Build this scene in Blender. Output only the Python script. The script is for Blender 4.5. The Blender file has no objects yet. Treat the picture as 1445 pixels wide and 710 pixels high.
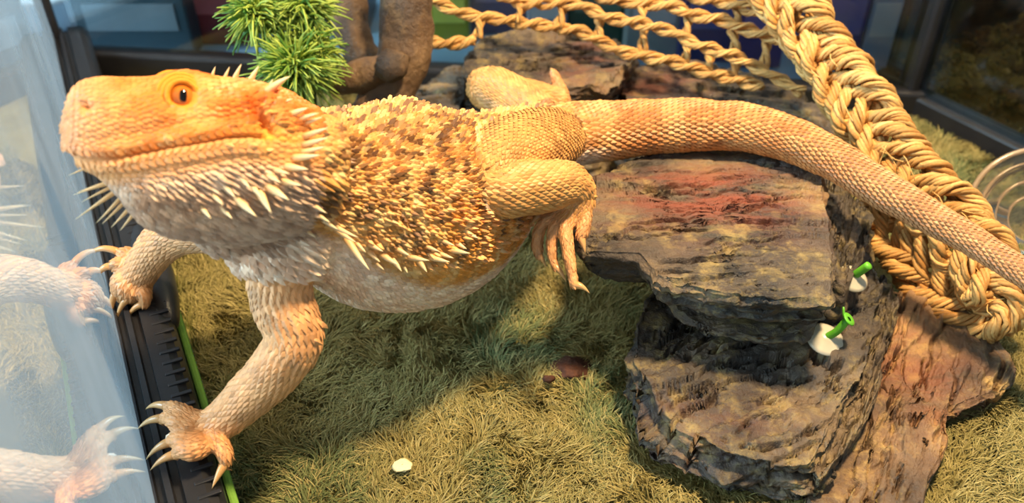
import bpy, math, random
import numpy as np
from mathutils import Vector
from mathutils.bvhtree import BVHTree

random.seed(7); rng = np.random.default_rng(7)
C = bpy.context.scene.collection
CM = 0.01                      # everything below is written in centimetres

# ------------------------------------------------------------------ camera
FPX, CXP, CYP = 1250.0, 722.5, 355.0
PITCH = math.radians(38.0); CAMH = 27.0
CP, SP = math.cos(PITCH), math.sin(PITCH)
cam_d = bpy.data.cameras.new('camera'); cam = bpy.data.objects.new('camera', cam_d); C.objects.link(cam)
cam.location = (0, 0, CAMH*CM); cam.rotation_euler = (math.pi/2-PITCH, 0, 0)
cam_d.sensor_fit = 'HORIZONTAL'; cam_d.sensor_width = 36.0; cam_d.lens = 36.0*FPX/1445.0
cam_d.clip_start = 0.01; cam_d.clip_end = 50
cam_d.dof.use_dof = True; cam_d.dof.focus_distance = 0.325; cam_d.dof.aperture_fstop = 10.5
bpy.context.scene.camera = cam

# ------------------------------------------------------------------ world, lamps, exposure
wd = bpy.data.worlds.new('shop_light'); bpy.context.scene.world = wd; wd.use_nodes = True
wd.node_tree.nodes['Background'].inputs[0].default_value = (0.60, 0.82, 0.98, 1)
wd.node_tree.nodes['Background'].inputs[1].default_value = 0.30
def area(name, loc, target, size, power, col):
    d = bpy.data.lights.new(name, 'AREA'); d.shape = 'DISK'; d.size = size*CM; d.energy = power; d.color = col
    o = bpy.data.objects.new(name, d); C.objects.link(o)
    o.location = Vector(loc)*CM
    o.rotation_euler = (Vector(target)-Vector(loc)).to_track_quat('-Z', 'Y').to_euler()
    return o
area('basking_lamp_offscreen', (13, 27.5, 53), (4, 27, 4), 6.5, 6.4, (1.0, 0.74, 0.42))          # the lamp over the tank
area('window_left_offscreen', (-270, -30, 120), (-8, 28, 5), 160, 210.0, (0.62, 0.86, 1.0))        # daylight from the shop window
vs = bpy.context.scene.view_settings
vs.view_transform = 'Standard'; vs.look = 'None'; vs.gamma = 1.0; vs.use_curve_mapping = False
vs.exposure = 0.0

# ------------------------------------------------------------------ helpers
def P(px, py, d):
    """point seen at pixel (px,py) at depth d cm from the lens"""
    X = (px-CXP)/FPX*d; Y = -(py-CYP)/FPX*d
    return np.array([X, d*CP+Y*SP, CAMH+Y*CP-d*SP])
def PZ(px, py, z):
    """point on the level z (cm above the carpet)"""
    Y = -(py-CYP)/FPX
    return P(px, py, (z-CAMH)/(Y*CP-SP))
def proj(V):
    V = np.asarray(V, float); y = V[..., 1]; z = V[..., 2]-CAMH
    d = y*CP-z*SP; Yc = y*SP+z*CP
    return np.stack([CXP+FPX*V[..., 0]/d, CYP-FPX*Yc/d, d], -1)
def unit(v):
    v = np.asarray(v, float); return v/np.maximum(np.linalg.norm(v, axis=-1, keepdims=True), 1e-9)
def lin(r, g, b):
    f = lambda c: (c/255/12.92) if c/255 <= 0.04045 else ((c/255+0.055)/1.055)**2.4
    return np.array([f(r), f(g), f(b)])

def hash3(i, j, k, s):
    n = (i*374761393 + j*668265263 + k*2147483647 + s*1274126177).astype(np.int64) & 0xffffffff
    n = ((n ^ (n >> 13))*1274126177) & 0xffffffff
    n = ((n ^ (n >> 16))*668265263) & 0xffffffff
    return ((n ^ (n >> 15)) & 0xffffff)/float(0xffffff)
def noise(p, s=0):
    p = np.asarray(p, float); f = np.floor(p); t = p-f; f = f.astype(np.int64); t = t*t*(3-2*t)
    r = 0
    for a in (0, 1):
        for b in (0, 1):
            for c in (0, 1):
                w = (t[..., 0] if a else 1-t[..., 0])*(t[..., 1] if b else 1-t[..., 1])*(t[..., 2] if c else 1-t[..., 2])
                r = r+w*hash3(f[..., 0]+a, f[..., 1]+b, f[..., 2]+c, s)
    return r
def fbm(p, s=0, o=4):
    r = 0; a = 0.5; p = np.asarray(p, float)
    for i in range(o):
        r = r+a*noise(p*2.0**i+17.3*i, s+i); a *= 0.5
    return r/(1-0.5**o)

def raw_mesh(name, V, faces):
    """faces: list of (n,k) int arrays"""
    V = np.asarray(V, np.float32)
    if isinstance(faces, np.ndarray): faces = [faces]
    me = bpy.data.meshes.new(name)
    faces = [np.asarray(f, np.int32) for f in faces if len(f)]
    me.vertices.add(len(V)); me.vertices.foreach_set('co', V.ravel())
    idx = np.concatenate([f.ravel() for f in faces]); tot = np.concatenate([np.full(len(f), f.shape[1], np.int32) for f in faces])
    st = np.concatenate([[0], np.cumsum(tot)[:-1]]).astype(np.int32)
    me.loops.add(len(idx)); me.loops.foreach_set('vertex_index', idx.astype(np.int32))
    me.polygons.add(len(tot)); me.polygons.foreach_set('loop_start', st); me.polygons.foreach_set('loop_total', tot)
    me.update(calc_edges=True); me.validate()
    return me
def colour(me, col, name='Col'):
    a = me.color_attributes.new(name, 'FLOAT_COLOR', 'POINT')
    col = np.asarray(col, np.float32); out = np.ones((len(me.vertices), 4), np.float32); out[:, :3] = col
    a.data.foreach_set('color', out.ravel())
def smooth(me, on=True):
    me.polygons.foreach_set('use_smooth', np.full(len(me.polygons), on)); me.update()
ORG = {}
def org(o): return ORG.get(o.name, np.zeros(3))
def thing(name, loc, label, cat, group=None):
    o = bpy.data.objects.new(name, None); C.objects.link(o); o.empty_display_size = 0.01
    o.location = np.asarray(loc)*CM; ORG[o.name] = np.asarray(loc, float)
    o['label'] = label; o['category'] = cat
    if group: o['group'] = group
    return o
def mk(name, V, faces, m, parent=None, col=None, sm=True, origin=None):
    """V in world centimetres"""
    V = np.asarray(V, float)
    if origin is None:
        origin = org(parent) if parent else np.array([V[:, 0].mean(), V[:, 1].mean(), V[:, 2].min()])
    me = raw_mesh(name, (V-origin)*CM, faces)
    if col is not None: colour(me, col)
    smooth(me, sm); me.materials.append(m)
    o = bpy.data.objects.new(name, me); C.objects.link(o)
    o.location = (np.asarray(origin)-(org(parent) if parent else 0))*CM
    ORG[o.name] = np.asarray(origin, float)
    if parent: o.parent = parent
    return o
def tag(o, label, cat, group=None, kind=None):
    o['label'] = label; o['category'] = cat
    if group: o['group'] = group
    if kind: o['kind'] = kind
    return o
def structure(o, label=None, cat=None):
    o['kind'] = 'structure'
    if label: o['label'] = label
    if cat: o['category'] = cat
    return o

class Acc:
    def __init__(s): s.V = []; s.F3 = []; s.F4 = []; s.n = 0; s.c = []
    def add(s, V, F, col=None):
        V = np.asarray(V, float); F = np.asarray(F)
        (s.F3 if F.shape[1] == 3 else s.F4).append(F+s.n); s.V.append(V); s.n += len(V)
        if col is not None: s.c.append(np.broadcast_to(col, (len(V), 3)))
    def out(s):
        return np.concatenate(s.V), [np.concatenate(f) for f in (s.F3, s.F4) if f]
    def mk(s, name, m, parent=None, sm=True, origin=None):
        V, F = s.out(); return mk(name, V, F, m, parent, np.concatenate(s.c) if s.c else None, sm, origin)

def grid_faces(nr, nc, wrap=True):
    i = np.arange(nr-1)[:, None]; j = np.arange(nc if wrap else nc-1)[None, :]
    a = i*nc+j; b = i*nc+(j+1) % nc
    return np.stack([a, b, b+nc, a+nc], -1).reshape(-1, 4)
def catmull(pts, n):
    pts = np.asarray(pts, float); m = len(pts)
    ext = np.vstack([2*pts[0]-pts[1], pts, 2*pts[-1]-pts[-2]])
    u = np.linspace(0, m-1, n); k = np.minimum(u.astype(int), m-2); t = (u-k)[:, None]
    p0, p1, p2, p3 = ext[k], ext[k+1], ext[k+2], ext[k+3]
    return 0.5*(2*p1+(p2-p0)*t+(2*p0-5*p1+4*p2-p3)*t**2+(3*p1-p0-3*p2+p3)*t**3)
def resample(pts, step, k=3):
    d = catmull(pts, 40*len(pts)); L = np.concatenate([[0], np.cumsum(np.linalg.norm(np.diff(d[:, :3], axis=0), axis=1))])
    n = max(4, int(L[-1]/step)+1); s = np.linspace(0, L[-1], n)
    return np.stack([np.interp(s, L, d[:, i]) for i in range(d.shape[1])], 1), s
def tangents(Q): return unit(np.gradient(Q, axis=0))
def frames(Q, up):
    T = tangents(Q); up = np.broadcast_to(np.asarray(up, float), Q.shape)
    L = unit(np.cross(T, up)); U = np.cross(L, T)
    return T, L, U
def tube(Q, R, ns=8, up=(0, 0, 1), caps=True, flat=None):
    Q = np.asarray(Q, float); R = np.broadcast_to(np.asarray(R, float), (len(Q),))
    T, L, U = frames(Q, up); a = np.arange(ns)*2*math.pi/ns
    fl = 1.0 if flat is None else flat
    V = Q[:, None]+R[:, None, None]*(np.cos(a)[None, :, None]*L[:, None]+fl*np.sin(a)[None, :, None]*U[:, None])
    V = V.reshape(-1, 3); F = grid_faces(len(Q), ns)
    if not caps: return V, [F]
    n = len(V); V = np.vstack([V, Q[0]-T[0]*R[0]*.3, Q[-1]+T[-1]*R[-1]*.3])
    j = np.arange(ns); b = (len(Q)-1)*ns
    c1 = np.stack([np.full(ns, n), (j+1) % ns, j], 1); c2 = np.stack([np.full(ns, n+1), b+j, b+(j+1) % ns], 1)
    return V, [F, np.vstack([c1, c2])]
def addtube(acc, Q, R, ns=8, up=(0, 0, 1), col=None, flat=None):
    V, Fs = tube(Q, R, ns, up, True, flat); n0 = acc.n
    acc.add(V, Fs[0], col)
    acc.F3.append(Fs[1]+n0)
def box(c, s, ax=None):
    ax = np.eye(3) if ax is None else np.asarray(ax)
    k = np.array([[x, y, z] for x in (-.5, .5) for y in (-.5, .5) for z in (-.5, .5)])*np.asarray(s)
    return np.asarray(c)+k@ax, np.array([[0, 1, 3, 2], [4, 6, 7, 5], [0, 4, 5, 1], [2, 3, 7, 6], [0, 2, 6, 4], [1, 5, 7, 3]])
def bevelled(o, w, seg=2):
    m = o.modifiers.new('bevel', 'BEVEL'); m.width = w*CM; m.segments = seg; m.limit_method = 'ANGLE'; return o
def lathe(prof, centre, axis, ns=40):
    prof = np.asarray(prof, float); ax = unit(axis)
    e = unit(np.cross(ax, [0.3, 1, 0.1])); f = np.cross(ax, e); a = np.arange(ns)*2*math.pi/ns
    V = np.asarray(centre)+prof[:, None, 0, None]*(np.cos(a)[None, :, None]*e+np.sin(a)[None, :, None]*f)+prof[:, None, 1, None]*ax
    return V.reshape(-1, 3), grid_faces(len(prof), ns)

# ------------------------------------------------------------------ materials
def new_mat(name):
    m = bpy.data.materials.new(name); m.use_nodes = True; nt = m.node_tree
    return m, nt, nt.nodes['Principled BSDF']
def N(nt, t, **kw):
    n = nt.nodes.new(t)
    for k, v in kw.items(): setattr(n, k, v)
    return n
def ramp(nt, stops):
    r = N(nt, 'ShaderNodeValToRGB'); e = r.color_ramp.elements
    while len(e) < len(stops): e.new(0.5)
    for q, (p, c) in zip(e, stops): q.position = p; q.color = (*c, 1)
    return r
def noise_tex(nt, scale, detail=5, rough=.55, stretch=None, dist=0):
    tc = N(nt, 'ShaderNodeTexCoord'); n = N(nt, 'ShaderNodeTexNoise')
    n.inputs['Scale'].default_value = scale; n.inputs['Detail'].default_value = detail
    n.inputs['Roughness'].default_value = rough; n.inputs['Distortion'].default_value = dist
    if stretch:
        mp = N(nt, 'ShaderNodeMapping'); mp.inputs['Scale'].default_value = stretch[:3]
        if len(stretch) > 3: mp.inputs['Rotation'].default_value = (0, 0, stretch[3])
        nt.links.new(tc.outputs['Object'], mp.inputs[0]); nt.links.new(mp.outputs[0], n.inputs['Vector'])
    else: nt.links.new(tc.outputs['Object'], n.inputs['Vector'])
    return n
def bump(nt, b, src, strength, dist):
    bp = N(nt, 'ShaderNodeBump'); bp.inputs['Strength'].default_value = strength; bp.inputs['Distance'].default_value = dist
    nt.links.new(src, bp.inputs['Height']); nt.links.new(bp.outputs[0], b.inputs['Normal'])
def attr_mat(name, rough=.6, spec=.3, bscale=0, bstr=0, var=0.0, sss=0):
    m, nt, b = new_mat(name); a = N(nt, 'ShaderNodeAttribute', attribute_name='Col')
    out = a.outputs['Color']
    if var:
        n = noise_tex(nt, 900, 3); mx = N(nt, 'ShaderNodeMix', data_type='RGBA', blend_type='MULTIPLY'); mx.inputs[0].default_value = var
        r = ramp(nt, [(.3, (.55, .5, .45)), (.7, (1.2, 1.15, 1.1))]); nt.links.new(n.outputs[0], r.inputs[0])
        nt.links.new(out, mx.inputs[6]); nt.links.new(r.outputs[0], mx.inputs[7]); out = mx.outputs[2]
    nt.links.new(out, b.inputs['Base Color'])
    b.inputs['Roughness'].default_value = rough; b.inputs['Specular IOR Level'].default_value = spec
    if sss:
        b.inputs['Subsurface Weight'].default_value = sss; b.inputs['Subsurface Radius'].default_value = (.004, .002, .001); b.inputs['Subsurface Scale'].default_value = .4
    if bscale: bump(nt, b, noise_tex(nt, bscale, 4).outputs[0], bstr, .0006)
    return m
def plain(name, rgb, rough=.5, spec=.4, bscale=0, bstr=.2, trans=0, ior=1.45, metal=0, vary=.25, vscale=40):
    m, nt, b = new_mat(name)
    n = noise_tex(nt, vscale, 5); c = np.asarray(rgb)
    r = ramp(nt, [(.3, tuple(c*(1-vary))), (.7, tuple(np.minimum(c*(1+vary), 1)))]); nt.links.new(n.outputs[0], r.inputs[0]); nt.links.new(r.outputs[0], b.inputs['Base Color'])
    b.inputs['Roughness'].default_value = rough; b.inputs['Specular IOR Level'].default_value = spec; b.inputs['Metallic'].default_value = metal
    b.inputs['Transmission Weight'].default_value = trans; b.inputs['IOR'].default_value = ior
    if bscale: bump(nt, b, noise_tex(nt, bscale, 5).outputs[0], bstr, .001)
    return m
def glass_mat(name, tint=(.97, .99, .99), rough=.0, ior=1.5, gain=1.0):
    m = bpy.data.materials.new(name); m.use_nodes = True; nt = m.node_tree; nt.nodes.clear()
    o = N(nt, 'ShaderNodeOutputMaterial'); mx = N(nt, 'ShaderNodeMixShader'); t = N(nt, 'ShaderNodeBsdfTransparent'); g = N(nt, 'ShaderNodeBsdfGlossy'); f = N(nt, 'ShaderNodeFresnel')
    t.inputs[0].default_value = (*tint, 1); g.inputs['Roughness'].default_value = rough; f.inputs[0].default_value = ior
    nt.links.new(f.outputs[0], mx.inputs[0]); nt.links.new(t.outputs[0], mx.inputs[1]); nt.links.new(g.outputs[0], mx.inputs[2]); nt.links.new(mx.outputs[0], o.inputs[0])
    return m
def dusty_glass(name, tint, ior, dust, ref=1.0):
    """pane with a thin film of dust and smears"""
    m = glass_mat(name, tint, .012, ior); nt = m.node_tree; out = [n for n in nt.nodes if n.type == 'OUTPUT_MATERIAL'][0]; old = [n for n in nt.nodes if n.type == 'MIX_SHADER'][0]
    df = N(nt, 'ShaderNodeBsdfDiffuse'); tr = N(nt, 'ShaderNodeBsdfTranslucent'); m1 = N(nt, 'ShaderNodeMixShader'); m2 = N(nt, 'ShaderNodeMixShader'); m1.inputs[0].default_value = .6
    for q in (df, tr): q.inputs[0].default_value = (.78, .81, .83, 1)
    nt.links.new(df.outputs[0], m1.inputs[1]); nt.links.new(tr.outputs[0], m1.inputs[2])
    n = noise_tex(nt, 14, 6, .6, (1, 1, .35)); r = ramp(nt, [(.3, (dust*.6,)*3), (.75, (min(dust*1.5, 1),)*3)]); nt.links.new(n.outputs[0], r.inputs[0])
    nt.links.new(r.outputs[0], m2.inputs[0]); nt.links.new(old.outputs[0], m2.inputs[1]); nt.links.new(m1.outputs[0], m2.inputs[2]); nt.links.new(m2.outputs[0], out.inputs[0])
    return m
def slate(name, c0, c1, c2, moss, moss_amt=.5, rust=None):
    """layered resin stone; 'Col' attribute red channel carries the rust stain mask"""
    m, nt, b = new_mat(name)
    n1 = noise_tex(nt, 22, 8, .62); n2 = noise_tex(nt, 130, 7, .72); n3 = noise_tex(nt, 260, 4, .6)
    r1 = ramp(nt, [(.34, c0), (.5, c1), (.66, c2)]); nt.links.new(n1.outputs[0], r1.inputs[0])
    r2 = ramp(nt, [(.47, (0, 0, 0)), (.62, (1, 1, 1))]); nt.links.new(n2.outputs[0], r2.inputs[0])
    n4 = noise_tex(nt, 50, 6, .7); r4 = ramp(nt, [(.42, (0, 0, 0)), (.6, (1, 1, 1))]); nt.links.new(n4.outputs[0], r4.inputs[0])
    mu = N(nt, 'ShaderNodeMath', operation='MULTIPLY'); nt.links.new(r2.outputs[0], mu.inputs[0]); nt.links.new(r4.outputs[0], mu.inputs[1])
    mu2 = N(nt, 'ShaderNodeMath', operation='MULTIPLY'); nt.links.new(mu.outputs[0], mu2.inputs[0]); mu2.inputs[1].default_value = moss_amt
    mx = N(nt, 'ShaderNodeMix', data_type='RGBA'); nt.links.new(mu2.outputs[0], mx.inputs[0]); nt.links.new(r1.outputs[0], mx.inputs[6]); mx.inputs[7].default_value = (*moss, 1)
    out = mx.outputs[2]
    if rust is not None:
        a = N(nt, 'ShaderNodeAttribute', attribute_name='Col'); sp = N(nt, 'ShaderNodeSeparateColor'); nt.links.new(a.outputs['Color'], sp.inputs[0])
        rr = ramp(nt, [(.38, (0, 0, 0)), (.58, (1, 1, 1))]); n5 = noise_tex(nt, 60, 6, .65, (.5, 1.6, 1)); nt.links.new(n5.outputs[0], rr.inputs[0])
        mm = N(nt, 'ShaderNodeMath', operation='MULTIPLY'); nt.links.new(rr.outputs[0], mm.inputs[0]); nt.links.new(sp.outputs[0], mm.inputs[1])
        m3 = N(nt, 'ShaderNodeMix', data_type='RGBA'); nt.links.new(mm.outputs[0], m3.inputs[0]); nt.links.new(out, m3.inputs[6]); m3.inputs[7].default_value = (*rust, 1); out = m3.outputs[2]
    nt.links.new(out, b.inputs['Base Color'])
    rg = ramp(nt, [(.3, (.38,)*3), (.7, (.72,)*3)]); nt.links.new(n2.outputs[0], rg.inputs[0]); nt.links.new(rg.outputs[0], b.inputs['Roughness'])
    ad = N(nt, 'ShaderNodeMath', operation='MULTIPLY_ADD'); nt.links.new(n3.outputs[0], ad.inputs[0]); ad.inputs[1].default_value = .35; nt.links.new(n2.outputs[0], ad.inputs[2])
    bump(nt, b, ad.outputs[0], .8, .0022)
    return m

M = {}
M['glass'] = glass_mat('clear_glass')
M['side_glass'] = dusty_glass('dusty_side_glass', (.93, .97, .98), 1.16, .22)
M['glass_edge'] = plain('glass_edge_seal', lin(40, 55, 60), .25)
M['black'] = plain('black_plastic', lin(34, 34, 38), .38, .5, 300, .08)
M['green_edge'] = plain('green_carpet_binding', lin(120, 165, 70), .8, .2, 400, .4)
M['carpet'] = plain('carpet_backing', lin(124, 118, 72), .95, .1, 200, .5)
M['fibre'] = attr_mat('carpet_fibre', .8, .15)
M['table'] = plain('pale_blue_tabletop', lin(160, 204, 232), .45, .4, vary=.06, vscale=6)
M['skin'] = attr_mat('lizard_skin', .65, .3, 500, .4)
M['scale'] = attr_mat('lizard_scale', .48, .4)
M['spike'] = attr_mat('spike_keratin', .45, .45)
M['claw'] = attr_mat('claw_keratin', .28, .5)

# ------------------------------------------------------------------ the tank shell
S0 = PZ(220, 710, 3.0); S1 = PZ(72, 35, 3.0)
D = unit((S1-S0)*[1, 1, 0]); PERP = np.array([D[1]*1.0, -D[0], 0]);
if PERP[0] < 0: PERP = -PERP
UPV = np.array([0, 0, 1.0]); SEAM = S0*[1, 1, 0]
tEnd = float((S1-S0)@D)
def at(t, q, z): return SEAM+D*t+PERP*q+UPV*z
TB = tEnd-2.0
BL = at(TB, 1.0, 0); BR = PZ(1272, 166, 0)*[1, 1, 0]
RWD = unit(np.array([.52, -.85, 0])); RN = BR+RWD*62

# tabletop the tank stands on, and carpet
V, F = box((0, 60, -3), (420, 420, 4)); structure(bevelled(mk('floor', V, F, M['table'], sm=False), .3), 'pale blue tabletop under and around the glass tank', 'tabletop')
cq = [at(-14, 2.42, 0), at(TB, 2.42, 0), BR, RN, np.array([30., -12, 0])]
cv = np.array([[p[0], p[1], z] for z in (-.98, 0.0) for p in cq]); k = len(cq)
cf = [np.array([[k+i for i in range(k)][::-1]]), np.array([[i for i in range(k)]]), np.array([[i, (i+1) % k, (i+1) % k+k, i+k] for i in range(k)])]
carpet = mk('reptile_carpet', cv, cf, M['carpet'], sm=False)
tag(carpet, 'shaggy olive and gold reptile carpet covering the tank bottom', 'carpet')

# left bottom rail: profile swept along the pane
prof = [(-1.1, -.95), (-1.1, 2.7), (-.95, 3.0), (-.35, 3.0), (-.35, 3.0), (0.05, 3.0), (.1, 2.75), (.3, 2.75), (.35, 3.02), (.55, 3.02), (.6, 2.72), (.85, 2.72), (.9, 2.98), (1.55, 2.94), (1.85, 2.8), (2.05, 2.45), (2.1, 1.0), (2.1, -.95)]
ts = np.linspace(-26, TB+1.2, 60); pr = np.array(prof)
V = np.array([[at(t, q, z) for q, z in pr] for t in ts]).reshape(-1, 3)
cap = np.arange(len(pr)); F = [grid_faces(len(ts), len(pr)), np.vstack([cap[None, ::-1]]), np.vstack([cap[None, :]+(len(ts)-1)*len(pr)])]
rail = structure(mk('trim_1', V, F, M['black'], sm=False), 'black plastic bottom rail with track grooves under the side pane', 'rail')
a = Acc()                       # raised latch cover on the rail
for t0, t1 in ((9.0, 17.0),):
    tt = np.linspace(t0, t1, 30); w = np.sin(np.linspace(0, math.pi, 30))**.45
    Q = np.array([at(t, 1.75, 2.35) for t in tt]); addtube(a, Q, .25+.62*w, 16)
o = a.mk('latch_cover', M['black'], rail)
for i in range(34):             # moulded vent ribs on the inner shoulder of the rail
    t = -3.5+i*.62
    V, F = box(at(t, 1.62, 2.93), (.16, .75, .12), np.array([D, PERP, UPV])); bevelled(mk('vent_rib', V, F, M['black'], rail, sm=False), .03)
V, F = box((at(-14, 2.25, .35)+at(17, 2.25, .35))/2, (31, .3, 2.6), np.array([D, PERP, UPV]))
bevelled(mk('binding_strip', V, F, M['green_edge'], carpet, sm=False), .1)['label'] = 'bright green binding strip'
# side pane
V, F = box((at(-32, -.2, 21)+at(TB, -.2, 21))/2, (TB+32, .35, 36.2), np.array([D, PERP, UPV]))
structure(mk('window_1', V, F, M['side_glass'], sm=False), 'clear glass side pane mirroring the lizard\'s feet', 'glass pane')
# back pane and rails
BD = unit(BR-BL); BN = np.array([BD[1], -BD[0], 0]); BLEN = np.linalg.norm(BR-BL)
def bat(t, q, z): return BL+BD*t-BN*q+UPV*z
V, F = box(bat(BLEN/2, .5, .4), (BLEN+2.0, 1.4, 2.7), np.array([BD, BN, UPV])); structure(bevelled(mk('trim_2', V, F, M['black'], sm=False), .2), 'black plastic bottom rail along the back pane', 'rail')
V, F = box(bat(BLEN/2, .5, 20.3), (BLEN, .35, 36.8), np.array([BD, BN, UPV])); structure(mk('window_2', V, F, M['glass'], sm=False), 'clear glass back pane facing the shop goods', 'glass pane')
# right pane and rail
RPN = np.array([RWD[1], -RWD[0], 0]); RPN = RPN if RPN[0] > 0 else -RPN; mid = (BR+RN)/2
V, F = box(mid+RPN*.9+UPV*.3, (62, 1.3, 2.4), np.array([RWD, RPN, UPV])); structure(bevelled(mk('trim_3', V, F, M['black'], sm=False), .2), 'black plastic bottom rail below the pane next to bark tank', 'rail')
V, F = box(mid+RPN*.9+UPV*20, (62, .35, 37), np.array([RWD, RPN, UPV])); structure(mk('window_3', V, F, M['glass'], sm=False), 'clear glass pane next to the bark filled tank', 'glass pane')
# corner posts
for p, nm in ((at(TB+.9, -.2, 0), 'trim_4'), (BR+RPN*.9-RWD*.5+UPV*0, 'trim_5')):
    V, F = box(p+UPV*19, (1.3, 1.3, 39.5), np.array([D, PERP, UPV])); structure(bevelled(mk(nm, V, F, M['black'], sm=False), .25), 'black plastic corner post of the tank, ' + ('between side and back panes' if nm == 'trim_4' else 'beside the bark filled tank'), 'post')

# ------------------------------------------------------------------ bearded dragon
GOLD = lin(214, 158, 92); PALE = lin(240, 208, 158); ORANGE = lin(212, 118, 44); BROWN = lin(112, 72, 38)
GREY = lin(172, 148, 128); DGREY = lin(128, 108, 94); TAN = lin(214, 172, 128); YELLOW = lin(238, 168, 50); CREAM = lin(238, 212, 160)
def ctl(rows):
    return np.array([np.concatenate([P(r[0], r[1], r[2]), r[3:]]) for r in rows])
# spine: px, py, depth, half width, half height above, half height below
spine = ctl([(372, 262, 27.6, 2.0, 1.9, 2.1), (410, 262, 28.6, 2.35, 2.15, 2.5), (450, 268, 29.7, 2.8, 2.5, 2.8), (500, 280, 31.0, 3.4, 3.2, 3.5), (560, 290, 32.6, 3.85, 3.75, 3.95), (625, 275, 34.3, 3.6, 3.3, 4.0),
             (690, 240, 36.2, 2.75, 2.3, 3.0), (745, 205, 37.8, 2.0, 1.5, 1.75), (800, 190, 38.8, 1.6, 1.28, 1.35), (870, 184, 39.2, 1.35, 1.18, 1.2), (950, 178, 39.0, 1.2, 1.12, 1.1),
             (1030, 178, 38.6, 1.04, 1.0, 1.0), (1100, 191, 38.0, .92, .9, .9), (1170, 222, 37.0, .8, .8, .8), (1250, 270, 35.6, .69, .69, .69), (1350, 327, 34.3, .57, .57, .57), (1445, 386, 33.0, .47, .47, .47),
             (1545, 450, 31.8, .36, .36, .36), (1640, 510, 30.8, .22, .22, .22), (1680, 530, 30.4, .06, .06, .06)])
def ring_tube(ctrl, step, ns, upv, sq=2.0):
    Q, s = resample(ctrl, step); C0 = Q[:, :3]; T, L, U = frames(C0, upv)
    return Q, s, T, L, U
def ring_pt(Q, T, L, U, i, ang, sq=2.0):
    c, sn = np.cos(ang), np.sin(ang)
    x = np.sign(c)*np.abs(c)**(2/sq); y = np.sign(sn)*np.abs(sn)**(2/sq)
    h = np.where(sn > 0, Q[i, 4], Q[i, 5])
    return Q[i, :3]+(x*Q[i, 3])[..., None]*L[i]+(y*h)[..., None]*U[i]
class Loft:
    """a tube with elliptical rings; keeps its analytic surface so that scales can be laid out in rows"""
    def __init__(s, ctrl, upv=(0, 0, 1), step=.2, ns=40, sq=2.0, roll=0):
        if ctrl.shape[1] == 4: ctrl = np.concatenate([ctrl, ctrl[:, 3:4], ctrl[:, 3:4]], 1)
        s.Q, s.s = resample(ctrl, step); s.T, s.L, s.U = frames(s.Q[:, :3], upv); s.sq = sq; s.ns = ns
    def pt(s, u, ang):
        u = np.asarray(u, float); ang = np.asarray(ang, float)
        ip = lambda A: np.stack([np.interp(u, s.s, A[:, k]) for k in range(A.shape[1])], -1)
        Q = ip(s.Q); L = ip(s.L); U = ip(s.U); c, sn = np.cos(ang), np.sin(ang); sq = s.sq
        x = np.sign(c)*np.abs(c)**(2/sq); y = np.sign(sn)*np.abs(sn)**(2/sq)
        h = np.where(sn > 0, Q[..., 4], Q[..., 5])
        return Q[..., :3]+(x*Q[..., 3])[..., None]*L+(y*h)[..., None]*U
    def tan(s, u): return unit(np.stack([np.interp(u, s.s, s.T[:, k]) for k in range(3)], -1))
    def mesh(s):
        a = np.arange(s.ns)*2*math.pi/s.ns; uu, aa = np.meshgrid(s.s, a, indexing='ij')
        V = s.pt(uu, aa).reshape(-1, 3); n = len(V); V = np.vstack([V, s.Q[0, :3]-s.T[0]*s.Q[0, 3]*.35, s.Q[-1, :3]+s.T[-1]*s.Q[-1, 3]*.35])
        F = grid_faces(len(s.s), s.ns); j = np.arange(s.ns); b = (len(s.s)-1)*s.ns
        return V, F, np.vstack([np.stack([np.full(s.ns, n), (j+1) % s.ns, j], 1), np.stack([np.full(s.ns, n+1), b+j, b+(j+1) % s.ns], 1)])
torso = Loft(spine, ns=56)
# head: its own axis from snout to nape
HS = P(98, 182, 24.6); HN = P(432, 214, 27.6); HA = unit(HN-HS); HLEN = np.linalg.norm(HN-HS)
CAMX = np.array([1, 0, 0.]); CAMU = np.array([0, SP, CP]); CAMF = np.array([0, CP, -SP])
HUP = unit(CAMU*.97-CAMF*.22); HL = unit(np.cross(HA, HUP)); HU = np.cross(HL, HA)
if HL@CAMF > 0: HL = -HL
# s (0 snout..1 nape), up, down, half width
hd = [(-.005, 1.05, .65, .62), (.03, 1.32, .86, .98), (.10, 1.50, 1.15, 1.22), (.20, 1.58, 1.75, 1.48), (.32, 1.70, 2.45, 1.78), (.42, 1.86, 2.72, 2.02), (.52, 1.92, 2.8, 2.2), (.64, 1.88, 2.85, 2.38), (.76, 1.82, 2.8, 2.5), (.88, 1.66, 2.65, 2.45), (1.0, 1.35, 2.4, 2.2), (1.12, 1.1, 2.1, 1.9)]
hc = np.array([np.concatenate([HS+HA*HLEN*a_, [w, u, d]]) for a_, u, d, w in hd])
head = Loft(hc, upv=HU, ns=56, sq=2.35); head.U[:] = HU; head.L[:] = HL
def hloc(V):
    R = np.asarray(V)-HS; return np.stack([R@HA, R@HU, R@HL], -1)
def zctl(rows):
    """px, py, level z, radius"""
    return np.array([np.concatenate([PZ(r[0], r[1], r[2]), r[3:]]) for r in rows])
limbs = {}
limbs['near_arm'] = Loft(ctl([(470, 315, 30.4, 1.35), (425, 335, 29.4, 1.3), (398, 372, 28.9, 1.12), (398, 425, 28.8, .98), (415, 474, 28.8, .9), (392, 518, 29.2, .86), (350, 560, 29.8, .76), (315, 592, 30.15, .64), (284, 612, 30.3, .62), (262, 618, 30.4, .35)]), step=.12, ns=24)
limbs['far_arm'] = Loft(ctl([(420, 300, 32.0, 1.2), (340, 320, 33.4, 1.1), (270, 322, 34.4, .95), (232, 340, 35.0, .82), (205, 372, 35.7, .72), (187, 402, 36.2, .68), (180, 418, 36.5, .4)]), step=.12, ns=24)
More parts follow.
